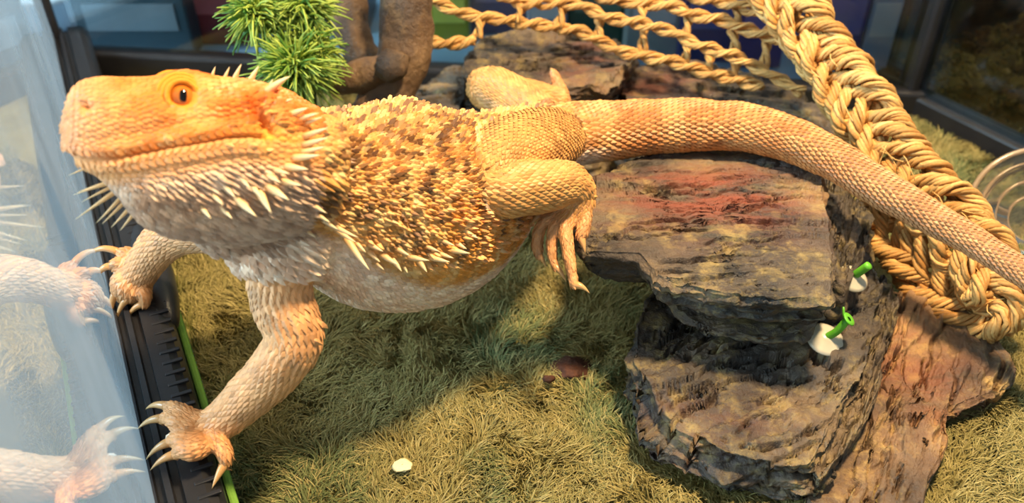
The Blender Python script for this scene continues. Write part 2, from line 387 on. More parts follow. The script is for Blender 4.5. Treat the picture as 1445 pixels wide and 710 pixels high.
limbs['near_leg'] = Loft(ctl([(790, 192, 37.2, 1.2), (752, 208, 34.8, 1.45), (712, 224, 32.9, 1.42), (686, 246, 31.6, 1.12), (682, 266, 31.1, .9), (712, 270, 31.3, .92), (760, 264, 31.9, .96), (800, 260, 32.6, .84), (821, 276, 32.9, .58), (812, 298, 33.0, .5), (801, 314, 33.0, .36)]), step=.12, ns=24)
limbs['far_leg'] = Loft(ctl([(770, 175, 40.5, 1.1), (735, 150, 41.5, 1.15), (700, 128, 42.2, 1.1), (685, 124, 42.6, .95), (712, 130, 43.2, .85), (760, 138, 43.6, .75), (795, 145, 43.8, .6)]), step=.14, ns=20)
digits = []   # (limb, loft, claw root, claw tip)
def digit(kind, pts, tip, bend=.12, ns=14):
    lf = Loft(np.array(pts), step=.08, ns=ns); limbs['digit_%d' % len(digits)] = lf; digits.append((lf.Q[-1, :3], np.asarray(tip), bend, lf.Q[-1, 3], lf.T[-1]))
def dz(rows): return zctl(rows)
# near hand (spread on the rail)
digit('n', dz([(280, 600, 3.9, .36), (258, 584, 4.0, .31), (243, 575, 3.8, .22), (234, 573, 3.6, .17)]), PZ(205, 578, 3.15))
digit('n', dz([(275, 606, 3.9, .36), (252, 596, 4.05, .32), (238, 590, 3.8, .23), (228, 591, 3.6, .17)]), PZ(194, 606, 3.1))
digit('n', dz([(282, 620, 3.8, .36), (262, 622, 3.95, .33), (247, 620, 3.8, .24), (239, 626, 3.6, .17)]), PZ(206, 649, 3.1))
digit('n', dz([(288, 628, 3.8, .36), (272, 636, 3.9, .34), (256, 636, 3.8, .25), (247, 643, 3.5, .17)]), PZ(212, 664, 3.1))
digit('n', dz([(300, 612, 3.7, .4), (312, 630, 3.7, .3), (319, 646, 3.5, .24), (318, 656, 3.3, .17)]), PZ(299, 690, 2.9), -.15)
# far hand
digit('f', ctl([(196, 385, 36.0, .38), (184, 360, 35.8, .3), (173, 357, 35.9, .22), (166, 356, 36.0, .16)]), P(118, 371, 36.6), .2)
digit('f', ctl([(190, 392, 36.0, .38), (176, 372, 35.7, .32), (164, 372, 35.7, .24), (157, 378, 35.8, .17)]), P(132, 406, 36.2), .22)
digit('f', ctl([(186, 405, 36.1, .38), (172, 398, 35.8, .32), (165, 408, 35.8, .25), (163, 417, 35.9, .17)]), P(157, 459, 36.3), .16)
digit('f', ctl([(190, 408, 36.1, .38), (186, 405, 35.7, .33), (186, 415, 35.7, .25), (183, 423, 35.8, .17)]), P(163, 459, 36.2), .16)
digit('f', ctl([(196, 405, 36.1, .38), (204, 414, 35.7, .3), (205, 424, 35.8, .23), (203, 432, 35.9, .17)]), P(178, 454, 36.2), .16)
# near hind foot, toes over the ledge
digit('h', ctl([(816, 284, 32.9, .36), (826, 304, 32.7, .24), (823, 324, 32.6, .22), (818, 338, 32.55, .17)]), P(826, 358, 32.4), .12)
digit('h', ctl([(808, 296, 33.0, .36), (798, 322, 32.6, .26), (803, 364, 32.3, .235), (809, 396, 32.1, .19), (811, 406, 32.05, .16)]), P(832, 414, 31.9), .15)
digit('h', ctl([(806, 298, 33.0, .34), (783, 322, 32.9, .22), (779, 354, 32.8, .2), (784, 380, 32.7, .15)]), P(799, 398, 32.6), .12)
digit('h', ctl([(804, 296, 33.1, .32), (768, 314, 33.2, .21), (758, 342, 33.2, .19), (761, 364, 33.2, .14)]), P(771, 378, 33.2), .1)
digit('h', ctl([(802, 288, 33.3, .34), (776, 296, 33.6, .22), (760, 306, 33.7, .18)]), P(748, 318, 33.7), .1)
# far hind foot, one toe pointing up behind the back
digit('b', ctl([(795, 148, 43.8, .4), (792, 130, 43.8, .3), (785, 112, 43.8, .24), (780, 102, 43.8, .2)]), P(777, 96, 43.9), .05)

acc = Acc()
for lf in [torso, head]+list(limbs.values()):
    V, F4, F3 = lf.mesh(); n0 = acc.n; acc.add(V, F4); acc.F3.append(F3+n0)
def ball(c, r, sc=(1, 1, 1)):
    th = np.linspace(.08, math.pi-.08, 14); V, F = lathe(np.stack([r*np.sin(th), -r*np.cos(th)], 1), (0, 0, 0), (0, 0, 1), 20)
    n = len(V); V = np.vstack([V, [0, 0, -r], [0, 0, r]])*np.asarray(sc)+c; j = np.arange(20); b = 13*20
    n0 = acc.n; acc.add(V, F); acc.F3.append(np.vstack([np.stack([np.full(20, n), (j+1) % 20, j], 1), np.stack([np.full(20, n+1), b+j, b+(j+1) % 20], 1)])+n0)
ball(P(400, 325, 28.6), 1.9); ball(P(330, 305, 27.4), 1.25); ball(P(276, 610, 30.25), .8, (1, 1, .75)); ball(P(186, 400, 36.1), .8); ball(P(814, 284, 33.05), .52)
ball(P(758, 205, 37.2), 1.45); ball(P(440, 330, 30.0), 1.7)
V, Fs = acc.out()
tmp = bpy.data.objects.new('tmp', raw_mesh('tmp', V*CM, Fs)); C.objects.link(tmp)
m_ = tmp.modifiers.new('r', 'REMESH'); m_.mode = 'VOXEL'; m_.voxel_size = .085*CM
m_ = tmp.modifiers.new('s', 'SMOOTH'); m_.factor = .5; m_.iterations = 5
dg = bpy.context.evaluated_depsgraph_get(); bm_ = bpy.data.meshes.new_from_object(tmp.evaluated_get(dg)); bpy.data.objects.remove(tmp)
BV = np.empty(len(bm_.vertices)*3, np.float32); bm_.vertices.foreach_get('co', BV); BV = BV.reshape(-1, 3).astype(float)/CM
bm_.calc_loop_triangles(); BT = np.empty(len(bm_.loop_triangles)*3, np.int32); bm_.loop_triangles.foreach_get('vertices', BT); BT = BT.reshape(-1, 3)
def vnormals(V, T):
    fn = np.cross(V[T[:, 1]]-V[T[:, 0]], V[T[:, 2]]-V[T[:, 0]]); n = np.zeros_like(V)
    for k in range(3): np.add.at(n, T[:, k], fn)
    return unit(n)
BN_ = vnormals(BV, BT)
def bvh(): return BVHTree.FromPolygons(BV.tolist(), BT.tolist())
tree = bvh(); CAMP = Vector((0, 0, CAMH))
def hit(px, py, tr=None):
    d = P(px, py, 1.0)-np.array([0, 0, CAMH]); r = (tr or tree).ray_cast(CAMP, Vector(unit(d)))
    return (np.array(r[0]), np.array(r[1])) if r[0] is not None else (None, None)
# --- sculpt the head: eye sockets, brows, mouth line, ears, cheeks (mirrored on both sides)
hl = hloc(BV); side = np.abs(hl[:, 2]); inhead = (hl[:, 0] > -.4) & (hl[:, 0] < HLEN*1.02) & (np.abs(hl[:, 1]) < 3.4)
def hpos(px, py):
    p, n = hit(px, py); return hloc(p)
eye_h = hpos(258, 137); ear_h = hpos(370, 166); nos_h = hpos(121, 150)
mouth = np.array([hpos(x, y)[:2] for x, y in ((104, 222), (130, 226), (160, 224), (200, 216), (240, 208), (285, 201), (322, 194), (352, 193), (372, 196))])
off = np.zeros(len(BV)); sidew = np.clip((side-.25)/.5, 0, 1)
def g(d2, r): return np.exp(-d2/(r*r))
d2e = (hl[:, 0]-eye_h[0])**2+((hl[:, 1]-eye_h[1])*1.1)**2
off -= .20*g(d2e, .44)*sidew; off += .16*(g(d2e, .85)-g(d2e, .5))*sidew
bx_ = (hl[:, 0]-eye_h[0]-.05)**2/1.2+((hl[:, 1]-eye_h[1]-.62)*2.2)**2
off += .22*g(bx_, .7)*sidew
md = np.interp(hl[:, 0], mouth[:, 0], mouth[:, 1]); inm = (hl[:, 0] > mouth[0, 0]-.9) & (hl[:, 0] < mouth[-1, 0]+.1)
dm = hl[:, 1]-md
off += np.where(inm, -.10*g(dm**2, .07)+.07*g((dm-.25)**2, .16)+.07*g((dm+.25)**2, .16), 0)
off -= .10*g((dm-.62)**2, .22)*sidew*np.clip((hl[:, 0]-1.2)/1.0, 0, 1)*np.clip((5.2-hl[:, 0])/1.0, 0, 1)      # hollow between cheek and lip
d2a = ((hl[:, 0]-ear_h[0]+.35*(hl[:, 1]-ear_h[1]))*1.9)**2+((hl[:, 1]-ear_h[1])*1.0)**2
off -= .55*g(d2a, .36)*sidew; off += .12*g(((hl[:, 0]-ear_h[0]-.5)*1.6)**2+(hl[:, 1]-ear_h[1])**2, .55)*sidew
off -= .16*g(((hl[:, 0]-nos_h[0]))**2*1.2+(hl[:, 1]-nos_h[1])**2*2, .17)*sidew
off *= inhead
BV += BN_*off[:, None]
# slack folds and bumps on the torso flank
BV += BN_*((fbm(BV*1.1, 5, 3)-.5)*.16*np.where(hl[:, 0] > HLEN, 1, .3))[:, None]
BN_ = vnormals(BV, BT); tree = bvh(); hl = hloc(BV)

# --- colour of the hide, by place on the animal
SPL = torso.Q[:, :3]; SLEN = torso.s
def near_idx(Pn, Q):
    out = np.empty(len(Pn), int)
    for a_ in range(0, len(Pn), 20000):
        b_ = Pn[a_:a_+20000]; out[a_:a_+20000] = np.argmin(((b_[:, None]-Q[None])**2).sum(-1), 1)
    return out
def mixc(a_, b_, t): t = np.clip(t, 0, 1)[:, None]; return a_*(1-t)+b_*t
def sstep(x, a_, b_): t = np.clip((x-a_)/(b_-a_), 0, 1); return t*t*(3-2*t)
def torso_colour(p, n, u, sn):
    """u along the spine in cm, sn = -1 belly .. 1 back"""
    f1 = fbm(p*2.9, 11, 2); f2 = fbm(p*3.4, 23, 3); f3 = fbm(p*.7, 13, 2)
    c = mixc(np.broadcast_to(lin(198, 142, 76), p.shape), np.broadcast_to(lin(224, 184, 122), p.shape), sstep(f2, .45, .7))
    c = mixc(c, np.broadcast_to(lin(92, 58, 32), p.shape), .85*sstep(f1, .54, .64)*(u < 16.5)*sstep(sn, -.45, .1))
    rib = sstep(np.sin(u*2*math.pi/.95), .2, .85)
    c = mixc(c, np.broadcast_to(lin(216, 134, 40), p.shape), .55*(1-rib)*sstep(-sn, -.75, -.3)*sstep(sn, -.5, -.3)*sstep(u, 4, 6)*(u < 13.5))
    tail = sstep(u, 14.5, 18); band = sstep(np.sin((u-14)*2.0+f1*1.5), .4, .95)*np.clip(1-(u-18)/14, .25, 1)
    c = mixc(c, mixc(np.broadcast_to(lin(180, 116, 62), p.shape), np.broadcast_to(lin(216, 166, 104), p.shape), np.maximum(band*.55, .35*sstep(f2, .5, .7))), tail)
    c = mixc(c, np.broadcast_to(lin(172, 122, 82), p.shape), .7*sstep(u, 25, 32))
    lo_ = .30-.45*sstep(u, 9, 13); belly = sstep(-sn-lo_, 0, .18)*(1-sstep(u, 16, 18.5))
    c = mixc(c, mixc(np.broadcast_to(lin(216, 180, 152), p.shape), np.broadcast_to(lin(238, 212, 186), p.shape), sstep(f2, .4, .65)), belly)
    return c
def head_colour(p, h):
    f1 = fbm(p*1.4, 31, 4); f2 = fbm(p*4, 37, 3); dm_ = h[:, 1]-np.interp(h[:, 0], mouth[:, 0], mouth[:, 1])
    c = mixc(np.broadcast_to(ORANGE, p.shape), np.broadcast_to(lin(222, 148, 78), p.shape), sstep(f1, .4, .65))
    c = mixc(c, np.broadcast_to(lin(188, 112, 58), p.shape), .45*sstep(f2, .55, .7))
    c = mixc(c, np.broadcast_to(lin(226, 164, 112), p.shape), .6*sstep(-h[:, 0], -1.3, -.3))
    c = mixc(c, np.broadcast_to(YELLOW, p.shape), .8*np.exp(-(((h[:, 0]-ear_h[0]-.25)/.75)**2+((h[:, 1]-ear_h[1]+.75)/.5)**2)))
    c = mixc(c, np.broadcast_to(lin(216, 150, 88), p.shape), sstep(-dm_, -.05, .12)*.8)
    c = mixc(c, mixc(np.broadcast_to(lin(176, 144, 120), p.shape), np.broadcast_to(lin(204, 174, 148), p.shape), sstep(f2, .4, .65)), sstep(-dm_, .45, 1.15))
    return c
def limb_colour(p, kind):
    f1 = fbm(p*1.6, 41, 3); base = lin(214, 156, 104) if 'arm' in kind else lin(204, 148, 84)
    if 'digit' in kind: base = lin(206, 146, 94)
    return mixc(np.broadcast_to(base, p.shape), np.broadcast_to(base*.72, p.shape), sstep(f1, .5, .7))
# skin below the scales: the same hide colour
near_t = near_idx(BV, SPL); tt_ = BV-SPL[near_t]; snv = (tt_*torso.U[near_t]).sum(1)/np.maximum(np.linalg.norm(tt_, axis=1), .1)
skin_c = torso_colour(BV, BN_, SLEN[near_t], snv)
hm = sstep(-hl[:, 0], -HLEN*1.0, -HLEN*.85)*(np.abs(hl[:, 2]) < 3)*(hl[:, 0] > -1)*(np.abs(hl[:, 1]) < 3.3)
skin_c = mixc(skin_c, head_colour(BV, hl), hm)
for k_, lf in limbs.items():
    q_ = lf.Q; ii = near_idx(BV, q_[:, :3]); dd = np.linalg.norm(BV-q_[ii, :3], axis=1)
    w_ = (dd < q_[ii, 3]*1.12+.05)*1.0*((ii > 8) if 'digit' not in k_ else 1)
    skin_c = mixc(skin_c, limb_colour(BV, k_), w_)
d2e = (hl[:, 0]-eye_h[0])**2+((hl[:, 1]-eye_h[1])*1.1)**2; d2a = ((hl[:, 0]-ear_h[0]+.35*(hl[:, 1]-ear_h[1]))*1.9)**2+((hl[:, 1]-ear_h[1]))**2
onside = (np.abs(hl[:, 2]) > .6)*hm
skin_c = mixc(skin_c, np.broadcast_to(lin(178, 104, 62), BV.shape), .9*np.exp(-d2a/.09)*onside)
skin_c = mixc(skin_c, np.broadcast_to(lin(226, 140, 40), BV.shape), .9*np.exp(-d2e/.30)*onside)

dragon = thing('bearded_dragon', P(560, 290, 32.6)*[1, 1, 0], 'orange and tan bearded dragon stretched from the rock ledge to the black rail', 'lizard')
body = mk('body', BV, BT, M['skin'], dragon, skin_c)

# --- scales: laid in staggered rows on every tube, snapped to the hide
HEXU = np.array([-.55, -.3, .12, .78, .12, -.3]); HEXV = np.array([0, .44, .5, 0, -.5, -.44])
SC = {'V': [], 'F': [], 'C': [], 'n': 0}
TPL_F = np.array([[0, 1, 6], [1, 2, 6], [2, 7, 6], [2, 3, 7], [3, 4, 7], [4, 6, 7], [4, 5, 6], [5, 0, 6]])
def emit(p, n, t, ln, wd_, ht, col):
    """p,n,t (k,3); ln,wd_,ht,col per scale"""
    k_ = len(p)
    if not k_: return
    t = unit(t-(t*n).sum(1, keepdims=True)*n); b = np.cross(n, t)
    u = np.concatenate([HEXU, [-.15, .35]]); v = np.concatenate([HEXV, [0, 0]])
    hgt = np.array([-.25, -.15, .05, .85, .05, -.15, .75, 1.0])
    V = p[:, None]+u[None, :, None]*(ln[:, None, None])*t[:, None]+v[None, :, None]*wd_[:, None, None]*b[:, None]+hgt[None, :, None]*ht[:, None, None]*n[:, None]
    SC['V'].append(V.reshape(-1, 3)); SC['F'].append((TPL_F[None]+(np.arange(k_)*8)[:, None, None]).reshape(-1, 3)+SC['n']); SC['n'] += k_*8
    SC['C'].append(np.repeat(col, 8, 0))
def snap(p):
    q = np.empty_like(p); n = np.empty_like(p); d = np.empty(len(p))
    for i, x in enumerate(p):
        a_, b_, c_, e_ = tree.find_nearest(Vector(x)); q[i] = a_; n[i] = b_; d[i] = e_
    return q, n, d
def rows(lf, u0, u1, ds, wd_):
    us, an = [], []; u = u0; r = 0; cnt = None
    while u < u1:
        ring = lf.pt(np.full(40, u), np.linspace(0, 2*math.pi, 40)); per = np.linalg.norm(np.diff(ring, axis=0), axis=1).sum()
        w = wd_(u) if callable(wd_) else wd_; n = max(5, int(round(per/w)))
        if cnt is None or abs(n-cnt) > .1*cnt: cnt = n
        # equal arc spacing
        fine = np.linspace(0, 2*math.pi, 121); R_ = lf.pt(np.full(121, u), fine); L_ = np.concatenate([[0], np.cumsum(np.linalg.norm(np.diff(R_, axis=0), axis=1))])
        tgt = ((np.arange(cnt)+.5*(r % 2)+.0)/cnt % 1.0)*L_[-1]
        us.append(np.full(cnt, u)); an.append(np.interp(tgt, L_, fine)); u += ds(u) if callable(ds) else ds; r += 1
    return np.concatenate(us), np.concatenate(an)
# torso and tail
u, an = rows(torso, .6, torso.s[-1]-.3, lambda u: .165 if u < 15 else max(.16, .27-.004*(u-15)), lambda u: .18 if u < 15 else max(.15, .26-.005*(u-15)))
pos = torso.pt(u, an)+rng.normal(0, .03, (len(u), 3))*(u < 15)[:, None]; q, n, d = snap(pos); h = hloc(q); ok = (d < .32) & ~((h[:, 0] < HLEN*.9) & (h[:, 0] > -1))
u, an, q, n = u[ok], an[ok], q[ok], n[ok]; t = torso.tan(u); sn = np.sin(an); k_ = len(u)
col = torso_colour(q, n, u, sn)*rng.uniform(.8, 1.2, (k_, 1))
dors = sstep(sn, -.35, .1)*(u < 15); tailm = sstep(u, 15, 18)
r_ = rng.random(k_); big = (dors > .3)*(r_ < .13+.16*sstep(np.sin(u*2*math.pi/.95), 0, .8))
ht = .045+.06*dors*rng.uniform(.3, 1.5, k_)+.14*big*rng.uniform(.7, 1.4, k_)+.05*tailm*np.clip(1-(u-18)/25, .25, 1)
ln = .195*(1+.25*big)*rng.uniform(.8, 1.2, k_); ln = np.where(u > 15, .31-.004*(u-15), ln); ln = np.where((sn < -.45) & (u < 15), .2, ln)
wv = np.where(u > 15, np.maximum(.15, .28-.005*(u-15)), .175*(1-.05*big))*rng.uniform(.9, 1.1, k_)
col = np.where(big[:, None] > 0, np.minimum(col*1.15+.06, 1), col)
emit(q, n, t, ln, wv, ht, col)
# head
u, an = rows(head, .05, HLEN*1.0, lambda u: .135 if u < 3.2 else .17, lambda u: .14 if u < 3.2 else .17)
pos = head.pt(u, an)+rng.normal(0, .022, (len(u), 3)); q, n, d = snap(pos); h = hloc(q); 
e2 = (h[:, 0]-eye_h[0])**2+((h[:, 1]-eye_h[1])*1.1)**2; a2 = ((h[:, 0]-ear_h[0]+.35*(h[:, 1]-ear_h[1]))*1.9)**2+(h[:, 1]-ear_h[1])**2; dm_ = h[:, 1]-np.interp(h[:, 0], mouth[:, 0], mouth[:, 1]); sd = np.abs(h[:, 2])
ok = (d < .75) & ~((e2 < .36**2) & (sd > .6)) & ~((a2 < .27**2) & (sd > .6)) & ~((np.abs(dm_) < .27) & (h[:, 0] < mouth[-1, 0]+.05))
q, n, h, dm_, u, an = q[ok], n[ok], h[ok], dm_[ok], u[ok], an[ok]; k_ = len(q); t = np.broadcast_to(HA, q.shape)
beard = sstep(-dm_, .5, 1.3)*sstep(h[:, 0], .8, 2.2); rear = sstep(h[:, 0], eye_h[0]+.5, ear_h[0])*(dm_ > .3)
t = unit(t-beard[:, None]*HU*.45)
col = head_colour(q, h)*rng.uniform(.85, 1.15, (k_, 1))
ht = .028+.14*beard*rng.uniform(.6, 1.5, k_)+.11*rear*rng.uniform(.3, 1.5, k_)
ln = np.where(h[:, 0] < 3.2, .165, .2)+.19*beard+.08*rear; emit(q, n, t, ln*rng.uniform(.9, 1.1, k_), (np.where(h[:, 0] < 3.2, .15, .18)+.04*beard)*rng.uniform(.9, 1.1, k_), ht, col)
# labial scales in two neat rows along the mouth, both sides
for sgn in (1, -1):
    for dy, w in ((.155, 1), (-.155, 1), (-.36, .95)):
        ss = np.arange(mouth[0, 0]-.1, mouth[-1, 0]-.05, .2)
        pts = np.array([HS+HA*s_+HU*(np.interp(s_, mouth[:, 0], mouth[:, 1])+dy)+HL*sgn*np.interp(s_, hc[:, 0]*0+np.array([x[0] for x in hd])*HLEN, [x[3] for x in hd])*.98 for s_ in ss])
        q, n, d = snap(pts); okk = d < .6; q, n = q[okk], n[okk]
        if len(q): emit(q, n, np.broadcast_to(HA, q.shape), np.full(len(q), .22), np.full(len(q), .24), np.full(len(q), .06), head_colour(q, hloc(q)+np.array([0, .12 if dy > 0 else -.25, 0]))*1.08)
# limbs and digits
for k_n, lf in limbs.items():
    dig = 'digit' in k_n; st = .16 if dig else (.24 if 'arm' in k_n else .2)
    u, an = rows(lf, .1 if dig else .5, lf.s[-1]-.02, st*.8, st)
    pos = lf.pt(u, an); q, n, d = snap(pos); ok = d < .16; u, an, q, n = u[ok], an[ok], q[ok], n[ok]; k_ = len(u)
    if not k_: continue
    col = limb_colour(q, k_n)*rng.uniform(.82, 1.18, (k_, 1))
    if 'leg' in k_n: col = mixc(col, torso_colour(q, n, np.full(k_, 16.), np.full(k_, .5)), np.full(k_, .35))
    emit(q, n, lf.tan(u), np.full(k_, st*1.4)*rng.uniform(.9, 1.1, k_), np.full(k_, st*1.08), np.full(k_, .035 if dig else .05)*rng.uniform(.7, 1.3, k_), col)
# gap filling: wherever no row reached, single scales follow the spine
from mathutils.kdtree import KDTree
allp = np.concatenate([v.reshape(-1, 8, 3)[:, 6] for v in SC['V']]); kd = KDTree(len(allp)+40000)
for i, x in enumerate(allp): kd.insert(x, i)
kd.balance(); nl = len(allp); near_t = near_idx(BV, SPL); hl = hloc(BV); fp = []; grid = {}
e2 = (hl[:, 0]-eye_h[0])**2+((hl[:, 1]-eye_h[1])*1.1)**2; a2 = ((hl[:, 0]-ear_h[0]+.35*(hl[:, 1]-ear_h[1]))*1.9)**2+(hl[:, 1]-ear_h[1])**2
dmv = hl[:, 1]-np.interp(hl[:, 0], mouth[:, 0], mouth[:, 1]); sdv = np.abs(hl[:, 2])
skip = ((hl[:, 0] < HLEN) & (hl[:, 0] > -.6)) & (((e2 < .4**2) & (sdv > .6)) | ((a2 < .3**2) & (sdv > .6)) | ((np.abs(dmv) < .2) & (hl[:, 0] < mouth[-1, 0]+.1)))
for i in rng.permutation(len(BV)):
    if skip[i]: continue
    x = BV[i]; r_ = kd.find(x)
    thr_i = hl[i, 0] > 1 and hl[i, 0] < HLEN+1.2 and hl[i, 1] < -.8; rad_i = .21 if thr_i else .15
    if r_[2] < rad_i*1.1: continue
    key = tuple(np.floor(x/.21).astype(int)); bad = False
    for dx in (-1, 0, 1):
        for dy in (-1, 0, 1):
            for dz_ in (-1, 0, 1):
                for y_ in grid.get((key[0]+dx, key[1]+dy, key[2]+dz_), ()):
                    if ((y_-x)**2).sum() < rad_i**2: bad = True
    if bad: continue
    grid.setdefault(key, []).append(x); fp.append(i)
fp = np.array(fp); k_ = len(fp)
if k_:
    tdir = torso.T[near_t[fp]]+np.array([0, 0, -.3]); col = skin_c[fp]*rng.uniform(.85, 1.15, (k_, 1))
    thr = sstep(hl[fp, 0], .8, 2.0)*(1-sstep(hl[fp, 0], HLEN+.5, HLEN+2))*(hl[fp, 1] < -.6); tdir = mixc(tdir, np.broadcast_to(HA-HU*.5, tdir.shape), thr)
    emit(BV[fp], BN_[fp], tdir, .25+.15*thr, .21+.05*thr, (.05+.11*thr)*rng.uniform(.7, 1.5, k_), col)
scales = mk('scales', np.concatenate(SC['V']), np.concatenate(SC['F']), M['scale'], dragon, np.concatenate(SC['C']), sm=False)
scales['kind'] = 'stuff'
# --- spikes
def horn(root, tip, r, curve, ns=7, seg=6, base_c=None, tip_c=None):
    """curved cone from root to tip; curve = sideways bow vector"""
    f = np.linspace(0, 1, seg+1)[:, None]; Q = root+(tip-root)*f+np.asarray(curve)*(4*f*(1-f))
    V, Fs = tube(Q, r*(1-f[:, 0]**1.4*.97), ns, up=unit(np.cross(tip-root, [.3, .7, .2])))
    fr = np.concatenate([np.repeat(f[:, 0], ns), [0, 1]])[:, None]
    return V, Fs, base_c*(1-fr)+tip_c*fr
def c1(x, y): return (x/2.366+60, y/2.366+60)
def c2(x, y): return (x/1.92+400, y/1.92+80)
sp = [(c1, 640, 99, 668, 76, .1), (c1, 690, 110, 727, 82, .12), (c1, 745, 165, 832, 118, .16), (c1, 755, 140, 772, 124, .08), (c1, 828, 240, 890, 221, .13), (c1, 850, 258, 926, 239, .11), (c1, 870, 272, 938, 252, .1),
      (c1, 872, 315, 957, 288, .12), (c1, 868, 345, 957, 320, .12), (c1, 865, 370, 947, 350, .12), (c1, 838, 388, 932, 378, .14), (c1, 810, 415, 892, 425, .14), (c1, 790, 462, 870, 479, .13), (c1, 745, 475, 830, 528, .17), (c1, 718, 490, 771, 572, .15),
      (c1, 690, 470, 740, 522, .12), (c1, 640, 515, 723, 583, .15), (c1, 745, 440, 800, 470, .11), (c1, 770, 425, 830, 440, .1), (c1, 600, 470, 650, 520, .1), (c1, 655, 445, 700, 490, .1), (c1, 560, 500, 610, 545, .1), (c1, 520, 540, 570, 590, .1), (c1, 590, 545, 640, 590, .1),
      (c1, 795, 200, 838, 190, .09), (c1, 610, 96, 628, 84, .07), (c1, 690, 140, 712, 125, .08), (c1, 570, 92, 580, 82, .06),
      (c1, 142, 458, 99, 447, .07), (c1, 172, 512, 119, 512, .08), (c1, 178, 505, 132, 502, .07), (c1, 188, 540, 131, 592, .09), (c1, 205, 555, 193, 606, .08), (c1, 180, 522, 145, 535, .07), (c1, 226, 565, 212, 608, .08), (c1, 250, 580, 240, 620, .08), (c1, 275, 590, 268, 630, .08),
      (c2, 118, 452, 207, 490, .12), (c2, 140, 470, 200, 503, .11), (c2, 168, 492, 238, 578, .15), (c2, 230, 528, 264, 557, .12), (c2, 250, 560, 274, 578, .08), (c2, 265, 538, 317, 566, .13), (c2, 295, 548, 322, 582, .12), (c2, 326, 568, 337, 586, .08), (c2, 338, 544, 397, 552, .13), (c2, 368, 555, 390, 584, .12),
      (c2, 395, 545, 452, 556, .13), (c2, 420, 534, 462, 546, .11), (c2, 452, 525, 507, 533, .13), (c2, 468, 505, 497, 521, .11), (c2, 500, 480, 528, 492, .1), (c2, 230, 508, 272, 528, .11), (c2, 305, 520, 345, 540, .1), (c2, 100, 440, 150, 468, .1), (c2, 195, 505, 225, 530, .1), (c2, 385, 515, 425, 528, .09), (c2, 430, 500, 465, 512, .09),
      (c2, 75, 400, 120, 425, .09), (c2, 60, 470, 90, 490, .09), (c2, 85, 425, 130, 450, .09)]
for f_, x0, y0, x1, y1, r in sp:
    a_, b_ = f_(x0, y0), f_(x1, y1); p0, n0 = hit(*a_)
    if p0 is None: 
        pp, nn, ii, dd = tree.find_nearest(Vector(P(a_[0], a_[1], 26.5))); p0, n0 = np.array(pp), np.array(nn)
    dep = proj(p0)[2]; tip = P(b_[0], b_[1], dep); L_ = np.linalg.norm(tip-p0)
    n0 = n0 if n0@CAMF < 0 else -n0
    tip = tip+unit(tip-np.array([0, 0, CAMH]))*0.0-CAMF*L_*.25
    V, Fs, cc = horn(p0-n0*.08, tip, r*.95, n0*L_*.06, base_c=lin(214, 160, 96), tip_c=lin(246, 222, 176))
    mk('spike', V, Fs, M['spike'], dragon, cc)
# --- claws
for root, tip, bend, r, T_ in digits:
    bow = UPV*abs(bend)*np.linalg.norm(tip-root)*1.2 if bend > 0 else -UPV*bend*.3
    V, Fs, cc = horn(root-T_*.1, tip, r*1.0, bow, 9, 9, lin(196, 140, 84), lin(204, 162, 108))
    mk('claw', V, Fs, M['claw'], dragon, cc)
# --- eyes
M['eye'] = plain('amber_iris', lin(186, 104, 34), .12, .6, vary=.25, vscale=500)
M['pupil'] = plain('black_pupil', lin(14, 10, 8), .08, .6)
M['lid'] = plain('yellow_eyelid', lin(224, 142, 40), .55, .3, 900, .5)
for sgn in (1, -1):
    if sgn == 1: ec = hit(257, 137)[0]
    else:
        base = HS+HA*eye_h[0]+HU*eye_h[1]-HL*3.5; r0 = tree.ray_cast(Vector(base), Vector(HL)); ec = np.array(r0[0])
    ax = unit(HL*sgn+HU*.25*1)
    th = np.linspace(.01, math.pi-.01, 20); R_ = .40
    V, F = lathe(np.stack([R_*np.sin(th), -R_*np.cos(th)], 1), ec-ax*.16, ax, 28); eye = mk('eye', V, F, M['eye'], dragon)
    look = unit(ax+HA*.05)
    th = np.linspace(.01, .44, 8); V, F = lathe(np.stack([R_*1.012*np.sin(th), R_*1.012*np.cos(th)], 1), ec-ax*.16, look, 24)
    mid_ = ec-ax*.16; rel = V-mid_; rel = rel-HA*(rel@HA)[:, None]*.25; V = mid_+rel*1.0+ax*.004
    mk('pupil', V, F, M['pupil'], eye)
    for ring, rr in ((.40, .085), (.52, .075), (.64, .06)):          # folded lids around the eyeball
        a_ = np.linspace(0, 2*math.pi, 41)[:-1]; e1, e2_ = HA, unit(np.cross(ax, HA))
        Q = ec+ax*(.12-.11*(ring-.40)/.12)+np.cos(a_)[:, None]*e1*ring*1.0+np.sin(a_)[:, None]*e2_*ring*1.05
        Vt = Q[:, None]+rr*(np.cos(np.arange(8)*math.pi/4)[None, :, None]*unit(Q-ec)[:, None]+np.sin(np.arange(8)*math.pi/4)[None, :, None]*ax)
        Ff = grid_faces(40, 8); lastr = np.stack([39*8+np.arange(8), 39*8+(np.arange(8)+1) % 8, (np.arange(8)+1) % 8, np.arange(8)], 1)
        mk('eyelid', Vt.reshape(-1, 3), np.vstack([Ff, lastr]), M['lid'], dragon)

